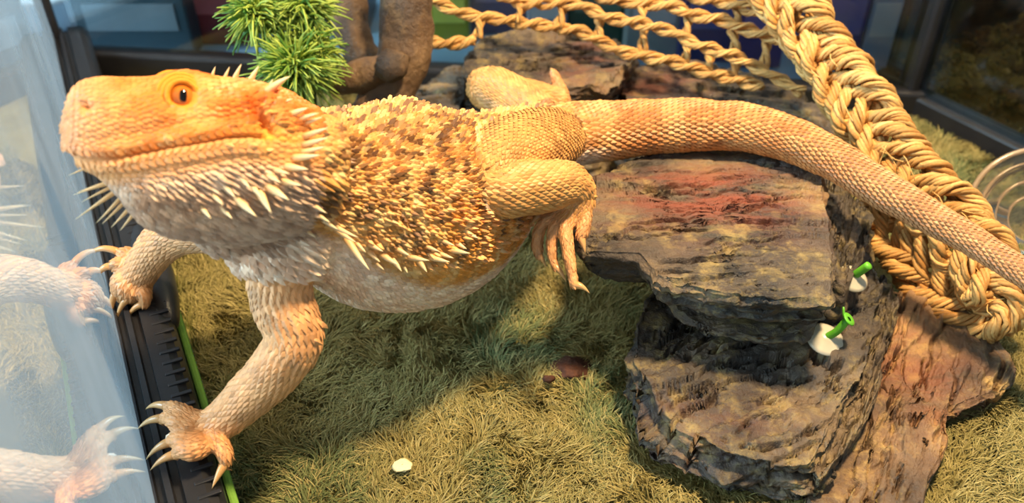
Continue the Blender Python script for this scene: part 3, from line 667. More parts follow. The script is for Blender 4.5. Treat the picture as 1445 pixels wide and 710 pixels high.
# ------------------------------------------------------------------ rocks
STONE = slate('brown_slate', lin(36, 33, 32), lin(78, 67, 58), lin(132, 110, 82), lin(172, 150, 92), .6, lin(126, 62, 42))
STONE_W = slate('warm_slate', lin(58, 46, 38), lin(112, 86, 62), lin(158, 122, 86), lin(200, 166, 100), .6, lin(150, 84, 56))
def smooth_poly(P2, n, rough=0.0, seed=0, freq=.6):
    P2 = np.asarray(P2, float); c = np.vstack([P2[-1:], P2, P2[:2]])
    L = np.concatenate([[0], np.cumsum(np.linalg.norm(np.diff(np.vstack([P2, P2[:1]]), axis=0), axis=1))]); s = np.linspace(0, L[-1], n, endpoint=False)
    Q = np.stack([np.interp(s, L, np.append(P2[:, k], P2[0, k])) for k in range(2)], 1)
    for _ in range(max(1, n//90)): Q = (np.roll(Q, 1, 0)+2*Q+np.roll(Q, -1, 0))/4
    if rough:
        d = unit(Q-Q.mean(0)); f = fbm(np.concatenate([Q*freq, np.zeros((n, 1))], 1), seed, 4)-.5; f2 = fbm(np.concatenate([Q*freq*4, np.ones((n, 1))], 1), seed+3, 3)-.5
        Q = Q+d*(f*2*rough+f2*rough*.8)[:, None]
    return Q
def rock(name, poly, ztop, zbot, m, parent=None, seed=0, n=320, rough=.25, prof=None, layers=6, lay_amp=.25, top_amp=.25, step=.1, grain=0.0, rust=None, nt_=70, ns_=44, crag=.4, lev=12, cracks=10, crack_d=.8):
    """slab or boulder: terraced top, layered sides. poly in world xy; ztop number or callable(x,y)"""
    O = smooth_poly(poly, n, rough, seed); c = O.mean(0); zt = ztop if callable(ztop) else (lambda x, y: np.full_like(x, ztop))
    f = np.linspace(0, 1, nt_)**.8; XY = c+(O-c)[None]*f[:, None, None]
    def topz(XY):
        x, y = XY[..., 0], XY[..., 1]; ca, sa = math.cos(grain), math.sin(grain); gx = x*ca+y*sa; gy = -x*sa+y*ca
        wob = fbm(np.stack([x*.5, y*.5, x*0+seed], -1), seed+9, 3)
        h = fbm(np.stack([gx*.16, gy*1.05+wob*1.2, x*0], -1), seed+1, 5)*lev; fl = np.floor(h); fr = h-fl; st = fl+sstep(fr, 0, .3)
        crack = -np.exp(-((fr-.10)/.09)**2)*(fbm(np.stack([gx*.5, gy*.7, x*0+4], -1), seed+2, 3) > .47)
        rc = np.random.RandomState(seed+77); cx0, cy0 = (O-c)[:, 0]*ca+(O-c)[:, 1]*sa, -(O-c)[:, 0]*sa+(O-c)[:, 1]*ca; lx = (x-c[0])*ca+(y-c[1])*sa; ly = -(x-c[0])*sa+(y-c[1])*ca; split = 0
        for q_ in range(cracks):
            y0 = rc.uniform(cy0.min(), cy0.max())*.95; x0 = rc.uniform(cx0.min(), cx0.max())*.7; hw = rc.uniform(.8, 3.2); sl = rc.normal(0, .05)
            wv_ = (fbm(np.stack([lx*.9, lx*0+q_*3.1, lx*0], -1), seed+78, 4)-.5)*.9; dd_ = ly-(y0+wv_+sl*lx); dl = np.clip(1-np.abs((lx-x0)/hw)**4, 0, 1)
            split = split-dl*(np.exp(-(dd_/.07)**2)*.30-np.exp(-((dd_-.13)/.10)**2)*.08)*rc.uniform(.5, 1.2)
        fine = fbm(np.stack([gx*1.2, gy*3.2, x*0], -1), seed+4, 4)-.5
        return zt(x, y)+(fbm(np.stack([x*.35, y*.35, x*0], -1), seed+5, 4)-.5)*2*top_amp+(st-lev/2)*step+crack*step*2.4+fine*min(step, .07)*2.2+split*crack_d
    Zt = topz(XY)
    edge = Zt[-1]; K = ns_; tt = np.linspace(0, 1, K+1)[1:]
    lb = np.sort(np.concatenate([[0], np.random.RandomState(seed).uniform(.05, .98, layers-1)]))
    ang = np.linspace(0, 2*math.pi, n, endpoint=False); dirs = unit(O-c); sides = []
    zb = zbot if np.ndim(zbot) else np.full(n, float(zbot))
    for t in tt:
        li = np.searchsorted(lb, t+.04*(noise(np.stack([O[:, 0]*.9, O[:, 1]*.9, np.zeros(n)], -1), seed+6)-.5), side='right')
        lay = (noise(np.stack([O[:, 0]*.55, O[:, 1]*.55, li*7.3], -1), seed+7)-.5)*2*lay_amp+(hash3(li, li*0, li*0, seed+8)-.5)*lay_amp*1.2
        base = (prof(t) if prof else -.15*t**3)
        rag = (fbm(np.stack([O[:, 0]*1.3, O[:, 1]*1.3, np.full(n, t*14)], -1), seed+12, 5)-.5)*lay_amp*2.2
        edge_round = -.25*lay_amp*np.exp(-t*30)
        XYs = O+dirs*(base+lay*min(1, t*9)+rag*min(1, t*12)+edge_round)[:, None]
        sides.append(np.concatenate([XYs, (edge+(zb-edge)*t)[:, None]], 1))
    V = np.concatenate([np.concatenate([XY, Zt[..., None]], -1).reshape(-1, 3), np.concatenate(sides), [[c[0], c[1], zb.mean()]]])
    nr = nt_+K; F = grid_faces(nr, n); j = np.arange(n); bt = np.stack([np.full(n, len(V)-1), (nr-1)*n+(j+1) % n, (nr-1)*n+j], 1)
    F = F[:, ::-1] if ((np.roll(O[:, 0], -1)*O[:, 1]-O[:, 0]*np.roll(O[:, 1], -1)).sum() < 0) else F
    tri = np.vstack([F[:, [0, 1, 2]], F[:, [0, 2, 3]]]); nn = vnormals(V, tri); ca, sa = math.cos(grain), math.sin(grain)
    G = np.stack([(V[:, 0]*ca+V[:, 1]*sa)*.8, (-V[:, 0]*sa+V[:, 1]*ca)*1.7, V[:, 2]*2.6], 1)
    rid = 1-np.abs(2*fbm(G, seed+31, 4)-1); rid2 = 1-np.abs(2*fbm(G*3.1, seed+37, 3)-1); lump_ = fbm(V*.55, seed+41, 3)-.5
    V = V+nn*(-(rid**10)*.13*crag-(rid2**8)*.05*crag+lump_*.45*crag+(fbm(V*5, seed+43, 3)-.5)*.03*crag)[:, None]*np.clip((V[:, 2]-zb.mean())/.4, 0, 1)[:, None]
    col = np.zeros((len(V), 3))
    if rust is not None: col[:, 0] = rust(V)
    ROCKS.append((V, tri)); return mk(name, V, [F, bt], m, parent, col)
ROCKS = []; RTREES = []
def rock_hit(px, py):
    best = None; dr = Vector(unit(P(px, py, 1.0)-np.array([0, 0, CAMH])))
    if not RTREES:
        for V, tri in ROCKS[:6]: RTREES.append(BVHTree.FromPolygons(V.tolist(), tri.tolist()))
    for tr in RTREES:
        r = tr.ray_cast(CAMP, dr)
        if r[0] is not None and (best is None or r[3] < best[2]): best = (np.array(r[0]), np.array(r[1]), r[3])
    return best
def pxy(rows, z): return np.array([PZ(x, y, z)[:2] for x, y in rows])
def stain(px, py, z, rx, ry, amt):
    c = PZ(px, py, z)
    return lambda V: amt*np.exp(-(((V[:, 0]-c[0])/rx)**2+((V[:, 1]-c[1])/ry)**2))
SLABZ = 6.4
ledge = thing('rock_ledge', PZ(1040, 560, 0), 'tall stepped slate rock with rusty flat top under the lizard\'s tail', 'rock')
top_poly = pxy([(841, 246), (836, 286), (806, 334), (828, 356), (905, 360), (932, 395), (1028, 418), (1100, 424), (1176, 420), (1168, 312), (1156, 226), (1110, 216), (993, 204), (927, 212)], SLABZ)
rust_c = PZ(1000, 275, SLABZ)
def rust_top(V): return np.clip(1.15*np.exp(-(((V[:, 0]-rust_c[0])/4.2)**2+((V[:, 1]-rust_c[1])/2.4)**2)), 0, 1)*(V[:, 2] > SLABZ-.9)
rock('top_slab', top_poly, SLABZ, 4.4, STONE, ledge, 3, 420, .12, lambda t: -.25*t-.9*t*t, 6, .26, .08, .05, .05, rust_top, 150, 50, .4, 12, 26, 1.0)
rock('overhang', pxy([(850, 330), (930, 400), (965, 440), (1010, 470), (1090, 478), (1150, 462), (1172, 430), (1165, 300), (1000, 250), (880, 270)], 4.6), 4.6, 2.4, STONE, ledge, 11, 320, .2, lambda t: -.5*t-2.2*t**1.6, 6, .3, .1, .06, .3)
rock('base_boulder', pxy([(900, 455), (892, 520), (925, 575), (960, 603), (1030, 632), (1100, 645), (1150, 640), (1180, 590), (1222, 500), (1240, 430), (1225, 370), (1100, 330), (960, 360)], 2.7), lambda x, y: 2.75+.10*(y-24)-.03*(x-8), 0.0, STONE, ledge, 23, 360, .3, lambda t: .25*np.sin(t*3.1)-.9*t**2, 7, .5, .4, .20, .5, stain(1000, 590, 2.7, 3.6, 1.2, .25), 110, 60, .45, 7)
rock('lower_shelf', pxy([(885, 535), (905, 590), (950, 640), (1040, 672), (1120, 688), (1160, 670), (1170, 610), (1100, 540), (960, 500)], 1.2), 1.35, 0.0, STONE, ledge, 29, 320, .3, lambda t: -.3*t-.5*t*t, 4, .35, .2, .12, .2)
rock('rear_block', pxy([(1150, 215), (1205, 245), (1232, 290), (1228, 350), (1195, 400), (1150, 380), (1130, 300)], 5.0), lambda x, y: 5.0-.12*(x-13), 0.0, STONE, ledge, 37, 260, .3, lambda t: .5*t, 6, .4, .4, .14, 1.2)
flat_poly = pxy([(1150, 665), (1175, 600), (1225, 500), (1255, 425), (1300, 412), (1345, 430), (1400, 468), (1432, 506), (1428, 535), (1360, 565), (1336, 580), (1342, 612), (1318, 660), (1300, 715), (1200, 712), (1146, 690)], 1.5)
tag(rock('flat_rock', flat_poly, lambda x, y: 1.5+.12*(y-24)-.02*(x-13), 0.0, STONE_W, None, 47, 420, .16, lambda t: .15*np.sin(t*3)-.25*t*t, 5, .3, .22, .20, 1.05, stain(1290, 520, 1.5, 2.1, 3.4, .5), 110, 40, .4, 7), 'low warm brown slate slab with a ragged edge beside the stepped rock', 'rock')
rock('side_ridge', pxy([(1180, 600), (1188, 560), (1215, 500), (1232, 440), (1240, 400), (1262, 425), (1262, 460), (1240, 520), (1235, 560), (1205, 615), (1160, 672), (1150, 650)], 2.1), lambda x, y: 2.1+.10*(y-24), .6, STONE, ledge, 53, 300, .14, lambda t: -.1*t, 4, .2, .2, .12, 1.05)
# rocks at the back, behind the lizard
tag(rock('back_slab', pxy([(662, 70), (690, 48), (760, 42), (830, 44), (872, 58), (894, 84), (868, 108), (832, 132), (760, 128), (690, 118), (655, 100)], 5.6), lambda x, y: 5.6-.03*(y-44), 3.4, STONE, None, 61, 300, .25, lambda t: -.2*t-.7*t*t, 4, .3, .25, .12, .2, stain(830, 90, 5.6, 2.7, 3.0, .5)), 'dark slate slab lying on the rocks behind the lizard\'s hips', 'rock')
tag(rock('back_boulder', pxy([(665, 120), (700, 100), (790, 105), (850, 112), (870, 145), (840, 190), (700, 200), (650, 170)], 3.3), 3.2, 0.0, STONE, None, 67, 260, .3, lambda t: .4*t, 5, .3, .3, .12, .2), 'dark boulder under the slab behind the lizard', 'rock')
tag(rock('long_rock', pxy([(880, 118), (900, 98), (980, 98), (1060, 108), (1130, 128), (1185, 160), (1200, 200), (1120, 230), (1000, 215), (880, 190)], 4.0), lambda x, y: 4.2-.05*(x-8), 0.0, STONE, None, 71, 300, .3, lambda t: .5*t, 5, .3, .3, .12, -.1, stain(920, 120, 4.2, 3.3, 2.8, .5)), 'long reddish brown slate rock behind the lizard\'s tail base', 'rock')
tag(rock('corner_rock', pxy([(470, 160), (520, 130), (590, 112), (650, 100), (655, 130), (650, 175), (560, 200), (480, 190)], 3.4), 3.4, 0.0, STONE, None, 79, 260, .3, lambda t: .4*t, 5, .35, .3, .14, 0), 'brown slate rock at the foot of the driftwood branch', 'rock')

# ------------------------------------------------------------------ carpet pile
def pile():
    n = 225000
    uv = rng.random((int(n*1.9), 2)); X = -22+uv[:, 0]*64; Y = 10+uv[:, 1]**1.15*43
    p = np.stack([X, Y], 1); pj = proj(np.stack([X, Y, X*0], 1))
    q = (p-SEAM[:2])@PERP[:2]; qr = (p-BR[:2])@RPN[:2]; qb = (p-BL[:2])@(-BN[:2]); ins = (q > 2.5) & (qr < 0) & ((qb*np.sign((np.array([0, 20.])-BL[:2])@(-BN[:2]))) > .5)
    ins &= (pj[:, 0] > -60) & (pj[:, 0] < 1780) & (pj[:, 1] < 880); p = p[ins][:n]; k = len(p)
    P3 = np.stack([p[:, 0], p[:, 1], np.zeros(k)], 1)
    a = fbm(P3*.33, 101, 3)*14+(fbm(P3*1.3, 103, 3)-.5)*4+rng.normal(0, .8, k); lean = .35+.65*fbm(P3*.8, 107, 2)
    cl = np.stack([fbm(P3*1.7, 109, 2)-.5, fbm(P3*1.7, 111, 2)-.5], 1)*.7
    d = np.stack([np.cos(a), np.sin(a), np.zeros(k)], 1); ln = rng.uniform(.45, .85, k); w = rng.uniform(.017, .031, k)
    s_ = np.stack([-d[:, 1], d[:, 0], np.zeros(k)], 1)
    def at_(f): return P3+d*(ln*lean*f**1.6)[:, None]+np.concatenate([cl*f**1.5, np.zeros((k, 1))], 1)+UPV*((ln*(1-.45*lean)*np.sin(f*1.45)))[:, None]
    V = np.stack([at_(0)-s_*w[:, None], at_(0)+s_*w[:, None], at_(.5)-s_*w[:, None]*.9, at_(.5)+s_*w[:, None]*.9, at_(.85)-s_*w[:, None]*.55, at_(.85)+s_*w[:, None]*.55, at_(1.08)], 1)
    T_ = np.array([[0, 1, 3], [0, 3, 2], [2, 3, 5], [2, 5, 4], [4, 5, 6]])
    F = (T_[None]+(np.arange(k)*7)[:, None, None]).reshape(-1, 3)
    f2 = fbm(P3*.25, 121, 3)
    c = mixc(np.broadcast_to(lin(136, 124, 74), (k, 3)), np.broadcast_to(lin(104, 112, 72), (k, 3)), sstep(f2, .4, .62)); c = mixc(c, np.broadcast_to(lin(182, 164, 110), (k, 3)), (rng.random(k) < .3)*.6)*rng.uniform(.8, 1.15, (k, 1))
    col = np.repeat(c, 7, 0)
    o = mk('carpet_pile', V.reshape(-1, 3), F, M['fibre'], carpet, col); o['kind'] = 'stuff'
pile()

# ------------------------------------------------------------------ seagrass ropes
M['straw'] = attr_mat('dry_seagrass', .6, .3, 0, 0, .5)
def strand(acc, Q, nrm, R, fibres, fr, turns, colA, colB, seed, ns=5):
    """a cord made of twisted flat fibres around the path Q"""
    T = tangents(Q); L = unit(np.cross(T, nrm)); U = np.cross(L, T); s = np.concatenate([[0], np.cumsum(np.linalg.norm(np.diff(Q, axis=0), axis=1))])
    rr = np.random.RandomState(seed)
    for k in range(fibres):
        ph = 2*math.pi*k/fibres+rr.uniform(-.3, .3); rad = R*rr.uniform(.55, 1.0); w = 2*math.pi*s/turns+ph
        rad = rad*(1+.25*noise(np.stack([s*.6, s*0+k, s*0+seed], 1), 3))
        Z = Q+L*(np.cos(w)*rad)[:, None]+U*(np.sin(w)*rad)[:, None]
        f = rr.random(); c = colA*(1-f)+colB*f; c = c*rr.uniform(.75, 1.2)
        cs = np.repeat(c[None]*(0.85+.3*noise(np.stack([s*1.3, s*0+k*3, s*0+seed], 1), 5))[:, None], ns, 0); cs = np.vstack([cs, c, c])
        V, Fs = tube(Z, fr*rr.uniform(.8, 1.25), ns, up=nrm, flat=.7); n0 = acc.n; acc.add(V, Fs[0], cs); acc.F3.append(Fs[1]+n0)
STRAW_A, STRAW_B = lin(222, 178, 110), lin(176, 126, 66)
def braid(root, ctrl, N_, A, B, R, period, cls, seed):
    Q, s = resample(np.array(ctrl), .16); Q = Q[:, :3]; T = tangents(Q); view = unit(Q-np.array([0, 0, CAMH]))
    L = unit(np.cross(T, view)); U = -np.cross(L, T); U = np.where(((U*view).sum(1) > 0)[:, None], -U, U)
    for k in range(N_):
        ph = 2*math.pi*(s/period+k/N_); lat = A*np.sin(ph); nor = B*np.sin(2*ph)
        Z = Q+L*lat[:, None]+U*nor[:, None]
        ac = Acc(); Z = Z+np.stack([noise(np.stack([s*.5, s*0+k*9, s*0+j_], 1), seed)-.5 for j_ in range(3)], 1)*.6; strand(ac, Z, U, R, 8, R*.42, 2.2, *cls, seed+k*5)
        ac.mk('cord', M['straw'], root)
rope = thing('seagrass_rope', PZ(1390, 470, 1.6), 'thick golden braided seagrass rope band crossed by the lizard\'s tail', 'rope')
path = [P(1062, -70, 43.5), P(1115, 5, 42.5), P(1165, 85, 41.5), P(1232, 180, 40), P(1305, 268, 38.6), P(1368, 340, 37.3), P(1400, 395, 36.4), P(1408, 430, 36.3), P(1385, 440, 36.9), P(1340, 412, 38), P(1290, 370, 39.2), P(1240, 318, 41), P(1215, 290, 42)]
braid(rope, path[:9], 7, 1.12, .45, .25, 6.4, (STRAW_A, STRAW_B), 200)
braid(rope, path[6:], 6, .9, .42, .24, 5.6, (STRAW_A, STRAW_B), 300)
# loose fibres
ac = Acc()
for i in range(60):
    k = rng.integers(0, 7); f = rng.random(); b_ = path[k]*(1-f)+path[k+1]*f+rng.normal(0, .45, 3); t_ = unit(path[k+1]-path[k]+rng.normal(0, .9, 3))*rng.uniform(.6, 1.6)
    Q = np.array([b_, b_+t_*.5+rng.normal(0, .12, 3), b_+t_]); addtube(ac, catmull(Q, 6), .025, 4, col=STRAW_A)
ac.mk('loose_fibre', M['straw'], rope)['kind'] = 'stuff'

net = thing('seagrass_net', P(900, 140, 47)*[1, 1, 0], 'blurred brown knotted seagrass net hanging behind the back rocks', 'net')
def c7(x, y): return (x/2.676+580, y/2.676)
NA, NB = STRAW_A, STRAW_B
def net_cord(pts, d0, d1, name, seed, R=.2):
    ctrl = [P(*c7(x, y), d0+(d1-d0)*i/(len(pts)-1)) for i, (x, y) in enumerate(pts)]; Q, s = resample(np.array(ctrl), .2); ac = Acc(); nrm = unit(np.array([0, 0, CAMH])-Q)
    T = tangents(Q); L = unit(np.cross(T, nrm))
    for k in range(2):
        w = 2*math.pi*s/2.6+k*math.pi; strand(ac, Q+L*(np.cos(w)*R)[:, None]+nrm*(np.sin(w)*R)[:, None], nrm, R*.62, 5, R*.42, 1.9, NA, NB, seed+k)
    ac.mk(name, M['straw'], net)
net_cord([(60, -30), (100, 10), (190, 48), (330, 72), (460, 92), (560, 104)], 47, 47, 'net_cord', 1)
net_cord([(330, -20), (430, 12), (560, 10), (650, 22), (730, 62), (830, 82), (900, 96), (1000, 125), (1060, 160), (1150, 190), (1250, 225), (1390, 300), (1480, 350)], 47, 45, 'net_cord', 2)
net_cord([(560, 104), (640, 118), (710, 155), (800, 195), (880, 212), (1000, 235), (1100, 270), (1230, 300), (1330, 330)], 47, 46, 'net_cord', 3)
net_cord([(640, -30), (760, -5), (870, 14), (980, 20), (1060, 55), (1160, 72), (1260, 110), (1370, 140), (1470, 170)], 47.5, 45.5, 'net_cord', 4)
net_cord([(1000, -30), (1100, -5), (1200, 10), (1300, 40), (1400, 60), (1480, 90)], 47.5, 45.5, 'net_cord', 5)
net_cord([(80, 160), (160, 165), (240, 150)], 47, 47, 'net_cord', 6)
for i, (x0, y0, x1, y1) in enumerate([(265, 60, 250, 140), (425, 10, 395, 80), (575, 15, 555, 100), (715, 60, 700, 155), (880, 90, 870, 205), (1050, 60, 1035, 130), (1045, 150, 1030, 240), (1235, 20, 1225, 105), (1215, 110, 1225, 215), (1230, 225, 1215, 300), (875, 15, 870, 85), (1370, 60, 1340, 130), (1345, 150, 1330, 260), (1130, 195, 1120, 270)]):
    net_cord([(x0, y0), ((x0+x1)/2+4, (y0+y1)/2), (x1, y1)], 47, 46.8, 'net_link', 40+i, .17)

# ------------------------------------------------------------------ driftwood and plastic plant
M['wood'] = slate('driftwood_bark', lin(52, 38, 28), lin(96, 72, 50), lin(138, 108, 76), lin(150, 120, 84), .5)
def branch(acc, ctrl, seed, ns=22):
    Q, s = resample(np.array(ctrl), .25); V, Fs = tube(Q[:, :3], Q[:, 3], ns, up=(.2, 1, .1)); c = np.vstack([np.repeat(Q[:, :3], ns, 0), Q[:1, :3], Q[-1:, :3]])
    V = V+unit(V-c)*((fbm(V*np.array([1.2, 1.2, .5]), seed, 4)-.5)*.8)[:, None]; n0 = acc.n; acc.add(V, Fs[0]); acc.F3.append(Fs[1]+n0)
drift = thing('driftwood', P(560, 150, 45)*[1, 1, 0]+[0, 0, 3], 'dark brown driftwood branch with a knot standing beside the plastic plant', 'driftwood')
pp = lambda x, y, d, r: np.concatenate([P(x, y, d), [r]])
ac = Acc(); branch(ac, [pp(540, 165, 44.5, 1.5), pp(555, 125, 44.3, 1.35), pp(568, 70, 44, 1.3), pp(572, 20, 43.6, 1.35), pp(578, -40, 43, 1.4), pp(580, -80, 42.6, .9)], 5); ac.mk('trunk', M['wood'], drift)
ac = Acc(); branch(ac, [pp(560, 95, 43.4, .75), pp(530, 102, 43.2, .72), pp(500, 108, 43.4, .7), pp(468, 112, 43.8, .6)], 9); ac.mk('side_branch', M['wood'], drift)
ac = Acc(); branch(ac, [pp(548, 84, 42.9, .5), pp(553, 94, 42.3, .85), pp(560, 106, 42.6, .5)], 13); ac.mk('knot', M['wood'], drift)
ac = Acc(); branch(ac, [pp(535, 90, 46, .6), pp(508, 70, 46, .8), pp(492, 30, 46, .9), pp(490, -20, 46, 1.0), pp(488, -60, 46, .6)], 15); ac.mk('rear_branch', M['wood'], drift)
M['needle'] = attr_mat('plastic_needle', .45, .4)
def tuft(parent, centre, rad, n, stem_from, seed):
    rr = np.random.RandomState(seed); ac = Acc(); d = unit(rr.normal(0, 1, (n, 3))); d[:, 2] = d[:, 2]*.8+.25; d = unit(d)
    base = centre+rr.normal(0, .25, (n, 3)); ln = rr.uniform(.75, 1.1, n)*rad
    for i in range(n):
        Q = np.array([base[i], base[i]+d[i]*ln[i]*.55+UPV*.08, base[i]+d[i]*ln[i]-UPV*.18]); f = rr.random()
        c = lin(70, 120, 44)*(1-f)+lin(172, 190, 84)*f; addtube(ac, catmull(Q, 5), np.linspace(.085, .025, 5), 4, col=c)
    ac.mk('needle_tuft', M['needle'], parent)['kind'] = 'stuff'
    ac = Acc(); addtube(ac, catmull(np.array([stem_from, (stem_from+centre)/2+rr.normal(0, .3, 3), centre]), 12), .12, 8, col=lin(60, 90, 40)); ac.mk('stem', M['needle'], parent)
pl = thing('plastic_plant', P(420, 160, 42)*[1, 1, 0], 'bushy green plastic plant with needle leaves behind the lizard\'s head', 'plant'); rt = P(440, 150, 42.5)*[1, 1, 0]
for (x, y, d, r, n_) in ((362, 22, 41, 1.75, 420), (425, 12, 41.5, 1.75, 420), (418, 98, 41.5, 2.1, 560), (440, 72, 42, 1.6, 300)): tuft(pl, P(x, y, d), r, n_, rt, int(x))

# ------------------------------------------------------------------ small things in the tank
M['cup'] = plain('milky_suction_cup', lin(226, 218, 196), .25, .5, trans=.35, vary=.05)
M['stub'] = plain('green_plastic_stem', lin(96, 176, 48), .4, .5, vary=.2, vscale=200)
def suction(px, py, z, r, ax, lab):
    hs_ = [rock_hit(px+a_, py+b_)[0] for a_, b_ in ((0, 0), (-18, 0), (18, 0), (0, -12), (0, 12))]; c = np.array([hs_[0][0], hs_[0][1], max(h_[2] for h_ in hs_)*.6+hs_[0][2]*.4+.2]); t = thing('suction_cup', c-[0, 0, .3], lab, 'suction cup'); ax = unit(ax)
    V, F = lathe([(.001, -.1), (r*.6, -.12), (r, -.14), (r*1.02, -.08), (r*.85, .0), (r*.5, .07), (r*.32, .16), (r*.2, .2), (.001, .21)], c, ax, 36); mk('cup', V, F, M['cup'], t)
    return t, c, ax
t, c, ax = suction(1164, 484, 2.95, .74, (.1, -.25, 1), 'milky suction cup with a bent green stub, below the rusty slab\'s corner')
ac = Acc(); addtube(ac, catmull(np.array([c+ax*.1, c+ax*.5+CAMX*.22, c+ax*1.0+CAMX*.42+CAMU*.15]), 10), .15, 12); ac.mk('stem', M['stub'], t)
ac = Acc(); V, F = lathe([(.08, -.1), (.16, 0), (.3, .08), (.26, .12), (.1, .1)], c+ax*1.0+CAMX*.42+CAMU*.15, unit(ax+CAMX*.6), 12); mk('petal_cup', V, F, M['stub'], t)
ac = Acc(); b_ = c+ax*1.0+CAMX*.40+CAMU*.15; addtube(ac, catmull(np.array([b_, b_+CAMU*.2-CAMX*.1, b_+CAMU*.5-CAMX*.12]), 6), np.linspace(.09, .04, 6), 6); ac.mk('leaf_tip', M['stub'], t)
t, c, ax = suction(1197, 415, 3.35, .62, (.15, -.3, 1), 'milky suction cup with a short green stub, beside the stepped rock\'s rear block')
ac = Acc(); addtube(ac, catmull(np.array([c+ax*.2, c+ax*.5+CAMX*.1, c+ax*.85+CAMX*.22]), 8), .17, 12); ac.mk('stem', M['stub'], t)
M['clear'] = dusty_glass('clear_plastic', (.95, .9, .82), 1.3, .10)
dc = PZ(1447, 330, 1.0)+np.array([.3, 0, 1.2]); dax = unit((-.33, -.62, .72))
V, F = lathe([(.01, -1.5), (1.0, -1.5), (1.15, -1.45), (1.2, -1.2), (1.75, -1.1), (1.85, -.6), (2.5, -.45), (2.65, .1), (3.05, .2), (3.12, .35), (3.2, .3), (3.1, .1), (2.72, 0), (2.58, -.55), (1.93, -.7), (1.83, -1.2), (1.28, -1.3), (1.2, -1.6), (.01, -1.62)], dc, dax, 64)
dish = thing('plastic_dish', dc*[1, 1, 0], 'clear stepped plastic dish leaning at the pane beyond the rope', 'dish'); mk('bowl', V, F, M['clear'], dish)
M['rim'] = plain('frosted_plastic_ring', lin(196, 170, 140), .15, .7, trans=.45, vary=.05)
for rr_, hh_, tk in ((3.15, .3, .13), (2.6, -.2, .1), (2.45, -.5, .07), (1.85, -.75, .09), (1.2, -1.35, .08)):
    tr_ = np.linspace(0, 2*math.pi, 13); V, F = lathe(np.stack([rr_+tk*np.cos(tr_), hh_+tk*np.sin(tr_)], 1), dc, dax, 64); mk('ring', V, F, M['rim'], dish)
M['crumb'] = plain('pale_crumb', lin(236, 220, 170), .7, vary=.1); M['dropping'] = plain('dark_dropping', lin(74, 44, 32), .7, .3, 500, .8, vary=.5, vscale=300)
def lump(name, c, r, m, seed, sc):
    th = np.linspace(.05, math.pi-.05, 12); V, F = lathe(np.stack([np.sin(th), -np.cos(th)], 1), (0, 0, 0), (0, 0, 1), 18); V = V*(1+(fbm(V*1.6, seed, 3)[:, None]-.5)*1.0)*np.asarray(sc)*r+c; return mk(name, V, F, m)
tag(lump('food_crumb', PZ(568, 657, .7), .36, M['crumb'], 3, (1.1, .8, .16)), 'small pale cream crumb lying on the sunlit carpet', 'crumb')
tag(lump('dropping', PZ(806, 520, .35), .75, M['dropping'], 5, (1.3, .9, .4)), 'dark reddish brown dropping on the carpet before the stepped rock', 'dropping')
tag(lump('dropping', PZ(775, 535, .8), .22, M['dropping'], 8, (1.2, .8, .7)), 'tiny orange brown dropping beside the larger dark one', 'dropping')

# ------------------------------------------------------------------ outside the panes: shop goods, bark tank
def goods(name, px0, px1, d, h, rgb, lab, cat, dep=3.0, tilt=0):
    a_ = P(px0, 40, d); b_ = P(px1, 40, d); c = (a_+b_)/2; w = abs(b_[0]-a_[0]); t = thing(name, (c[0], c[1], -1), lab, cat, None)
    m = plain(name+'_print', lin(*rgb), .4, .4, vary=.12, vscale=30); ax = np.array([[math.cos(tilt), math.sin(tilt), 0], [-math.sin(tilt), math.cos(tilt), 0], UPV])
    V, F = box((c[0], c[1]+dep/2, -1+h/2), (w, dep, h), ax); bevelled(mk('carton', V, F, m, t, sm=False), .15)
    m2 = plain(name+'_band', np.minimum(lin(*rgb)*1.8+.08, 1), .4, .4, vary=.1)
    V, F = box((c[0]+math.sin(tilt)*.02, c[1]-.03, -1+h*.42), (w*.8, .06, h*.28), ax); mk('printed_panel', V, F, m2, t, sm=False)
goods('storage_box', 108, 268, 62, 7.0, (40, 62, 72), 'dark teal storage box standing behind the back pane', 'box', 2.4, 0)
goods('red_carton', 272, 352, 64, 8.5, (120, 36, 44), 'dark red carton behind the plastic plant', 'carton', 5)
goods('grey_carton', 420, 520, 66, 8, (70, 66, 74), 'charcoal carton behind the driftwood branch', 'carton', 5)
goods('lime_packet', 606, 662, 64, 6.2, (170, 176, 52), 'lime yellow packet behind the net beside the driftwood', 'packet', 2)
goods('mauve_carton', 664, 742, 66, 9, (142, 124, 150), 'mauve grey carton behind the net', 'carton', 4)
goods('white_carton', 744, 800, 63, 8.5, (196, 198, 206), 'white carton between mauve and green ones behind the net', 'carton', 4)
goods('green_carton', 802, 882, 64, 9, (78, 112, 92), 'muted green carton behind the net', 'carton', 4)
goods('pale_carton', 884, 960, 62, 9, (188, 200, 196), 'pale grey green carton behind the net', 'carton', 4)
goods('blue_carton', 962, 1040, 61, 9, (70, 84, 150), 'blue carton behind the net near the thick rope', 'carton', 4)
goods('violet_carton', 1042, 1112, 60, 9, (116, 96, 160), 'violet carton behind the net next to the rope', 'carton', 4)
goods('indigo_carton', 1150, 1222, 60, 9, (92, 84, 150), 'indigo carton between the rope and the corner post', 'carton', 4)
goods('sky_carton', 1224, 1268, 60, 8.5, (190, 204, 226), 'pale sky blue carton beside the tank corner post', 'carton', 4)
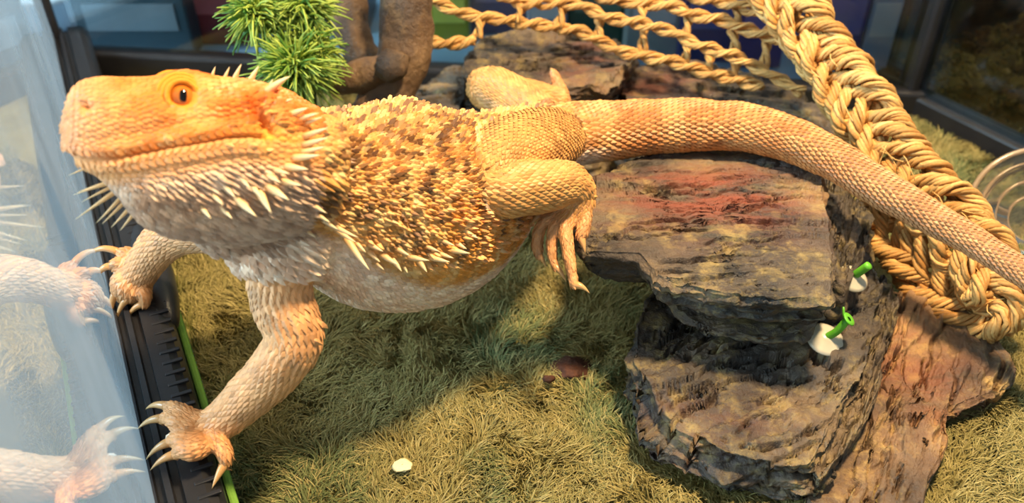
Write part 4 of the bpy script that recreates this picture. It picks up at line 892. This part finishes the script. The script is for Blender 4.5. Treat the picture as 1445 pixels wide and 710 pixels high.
# long pale bar along the table behind the tank corner
e0, e1 = PZ(-260, 140, 0), PZ(250, -20, 0); ed = unit((e1-e0)*[1, 1, 0]); en = np.array([-ed[1], ed[0], 0])
V, F = box((e0+e1)/2*[1, 1, 0]+en*2.0+UPV*.2, (np.linalg.norm(e1-e0)+20, 3.2, 2.4), np.array([ed, en, UPV])); M['bar'] = plain('white_plastic_bar', lin(222, 236, 242), .3, vary=.04)
tag(bevelled(mk('plastic_bar', V, F, M['bar'], sm=False), .4, 3), 'long white plastic bar lying on the table behind the tank corner', 'bar')
# neighbouring tank with bark
nb = BR+RWD*16+RPN*3.2; nt_o = thing('bark_tank', nb-[0, 0, 1], 'neighbouring glass tank filled with brown bark chips', 'tank')
bw, bd, bh = 40.0, 22.0, 15.0; ax3 = np.array([RWD, RPN, UPV])
def nbx(u_, v_, z_): return nb+RWD*u_+RPN*v_+UPV*z_
for u_, v_, z_, s_ in ((0, .2, 9, (bw, .3, 20)), (0, bd, 9, (bw, .3, 20)), (-bw/2, bd/2, 9, (.3, bd, 20)), (bw/2, bd/2, 9, (.3, bd, 20))):
    V, F = box(nbx(u_, v_, z_), s_, ax3); mk('pane', V, F, M['glass'], nt_o, sm=False)
for u_, v_, s_ in ((0, 0, (bw+1, .8, 1.6)), (-bw/2, bd/2, (.8, bd, 1.6)), (bw/2, bd/2, (.8, bd, 1.6)), (0, bd, (bw+1, .8, 1.6))):
    V, F = box(nbx(u_, v_, -.2), s_, ax3); bevelled(mk('bottom_rail', V, F, M['black'], nt_o, sm=False), .1)
M['bark'] = attr_mat('bark_chip', .8, .2)
V, F = box(nbx(0, bd/2, .3), (bw-1, bd-1.4, 2.4), ax3); mk('bark_bed', V, F, plain('dark_bark', lin(124, 82, 40), .9), nt_o, sm=False)
n_ = 7000; fr = rng.random(n_) < .08; uu = rng.uniform(-bw/2+.6, bw/2-.6, n_); vv = np.where(fr, rng.uniform(.55, .85, n_), rng.uniform(.6, bd-.6, n_)); zz = np.where(fr, rng.uniform(-.2, 1.5, n_), 1.6+rng.normal(0, .22, n_))
ac = Acc(); bk, bf = box((0, 0, 0), (1, 1, 1)); R3 = rng.normal(0, 1, (n_, 3, 3)); R3, _ = np.linalg.qr(R3)
sz = rng.uniform(.2, .75, (n_, 1, 3))*np.array([1, .7, .35]); VV = (bk[None]*sz)@R3+(nb+uu[:, None]*RWD+vv[:, None]*RPN+zz[:, None]*UPV)[:, None]
cc = np.array([lin(150, 98, 46), lin(112, 70, 34), lin(186, 136, 70), lin(84, 56, 30)])[rng.integers(0, 4, n_)]*rng.uniform(.7, 1.2, (n_, 1))
ac.add(VV.reshape(-1, 3), (bf[None]+(np.arange(n_)*8)[:, None, None]).reshape(-1, 4), np.repeat(cc, 8, 0)); ac.mk('bark_chips', M['bark'], nt_o, sm=False)['kind'] = 'stuff'
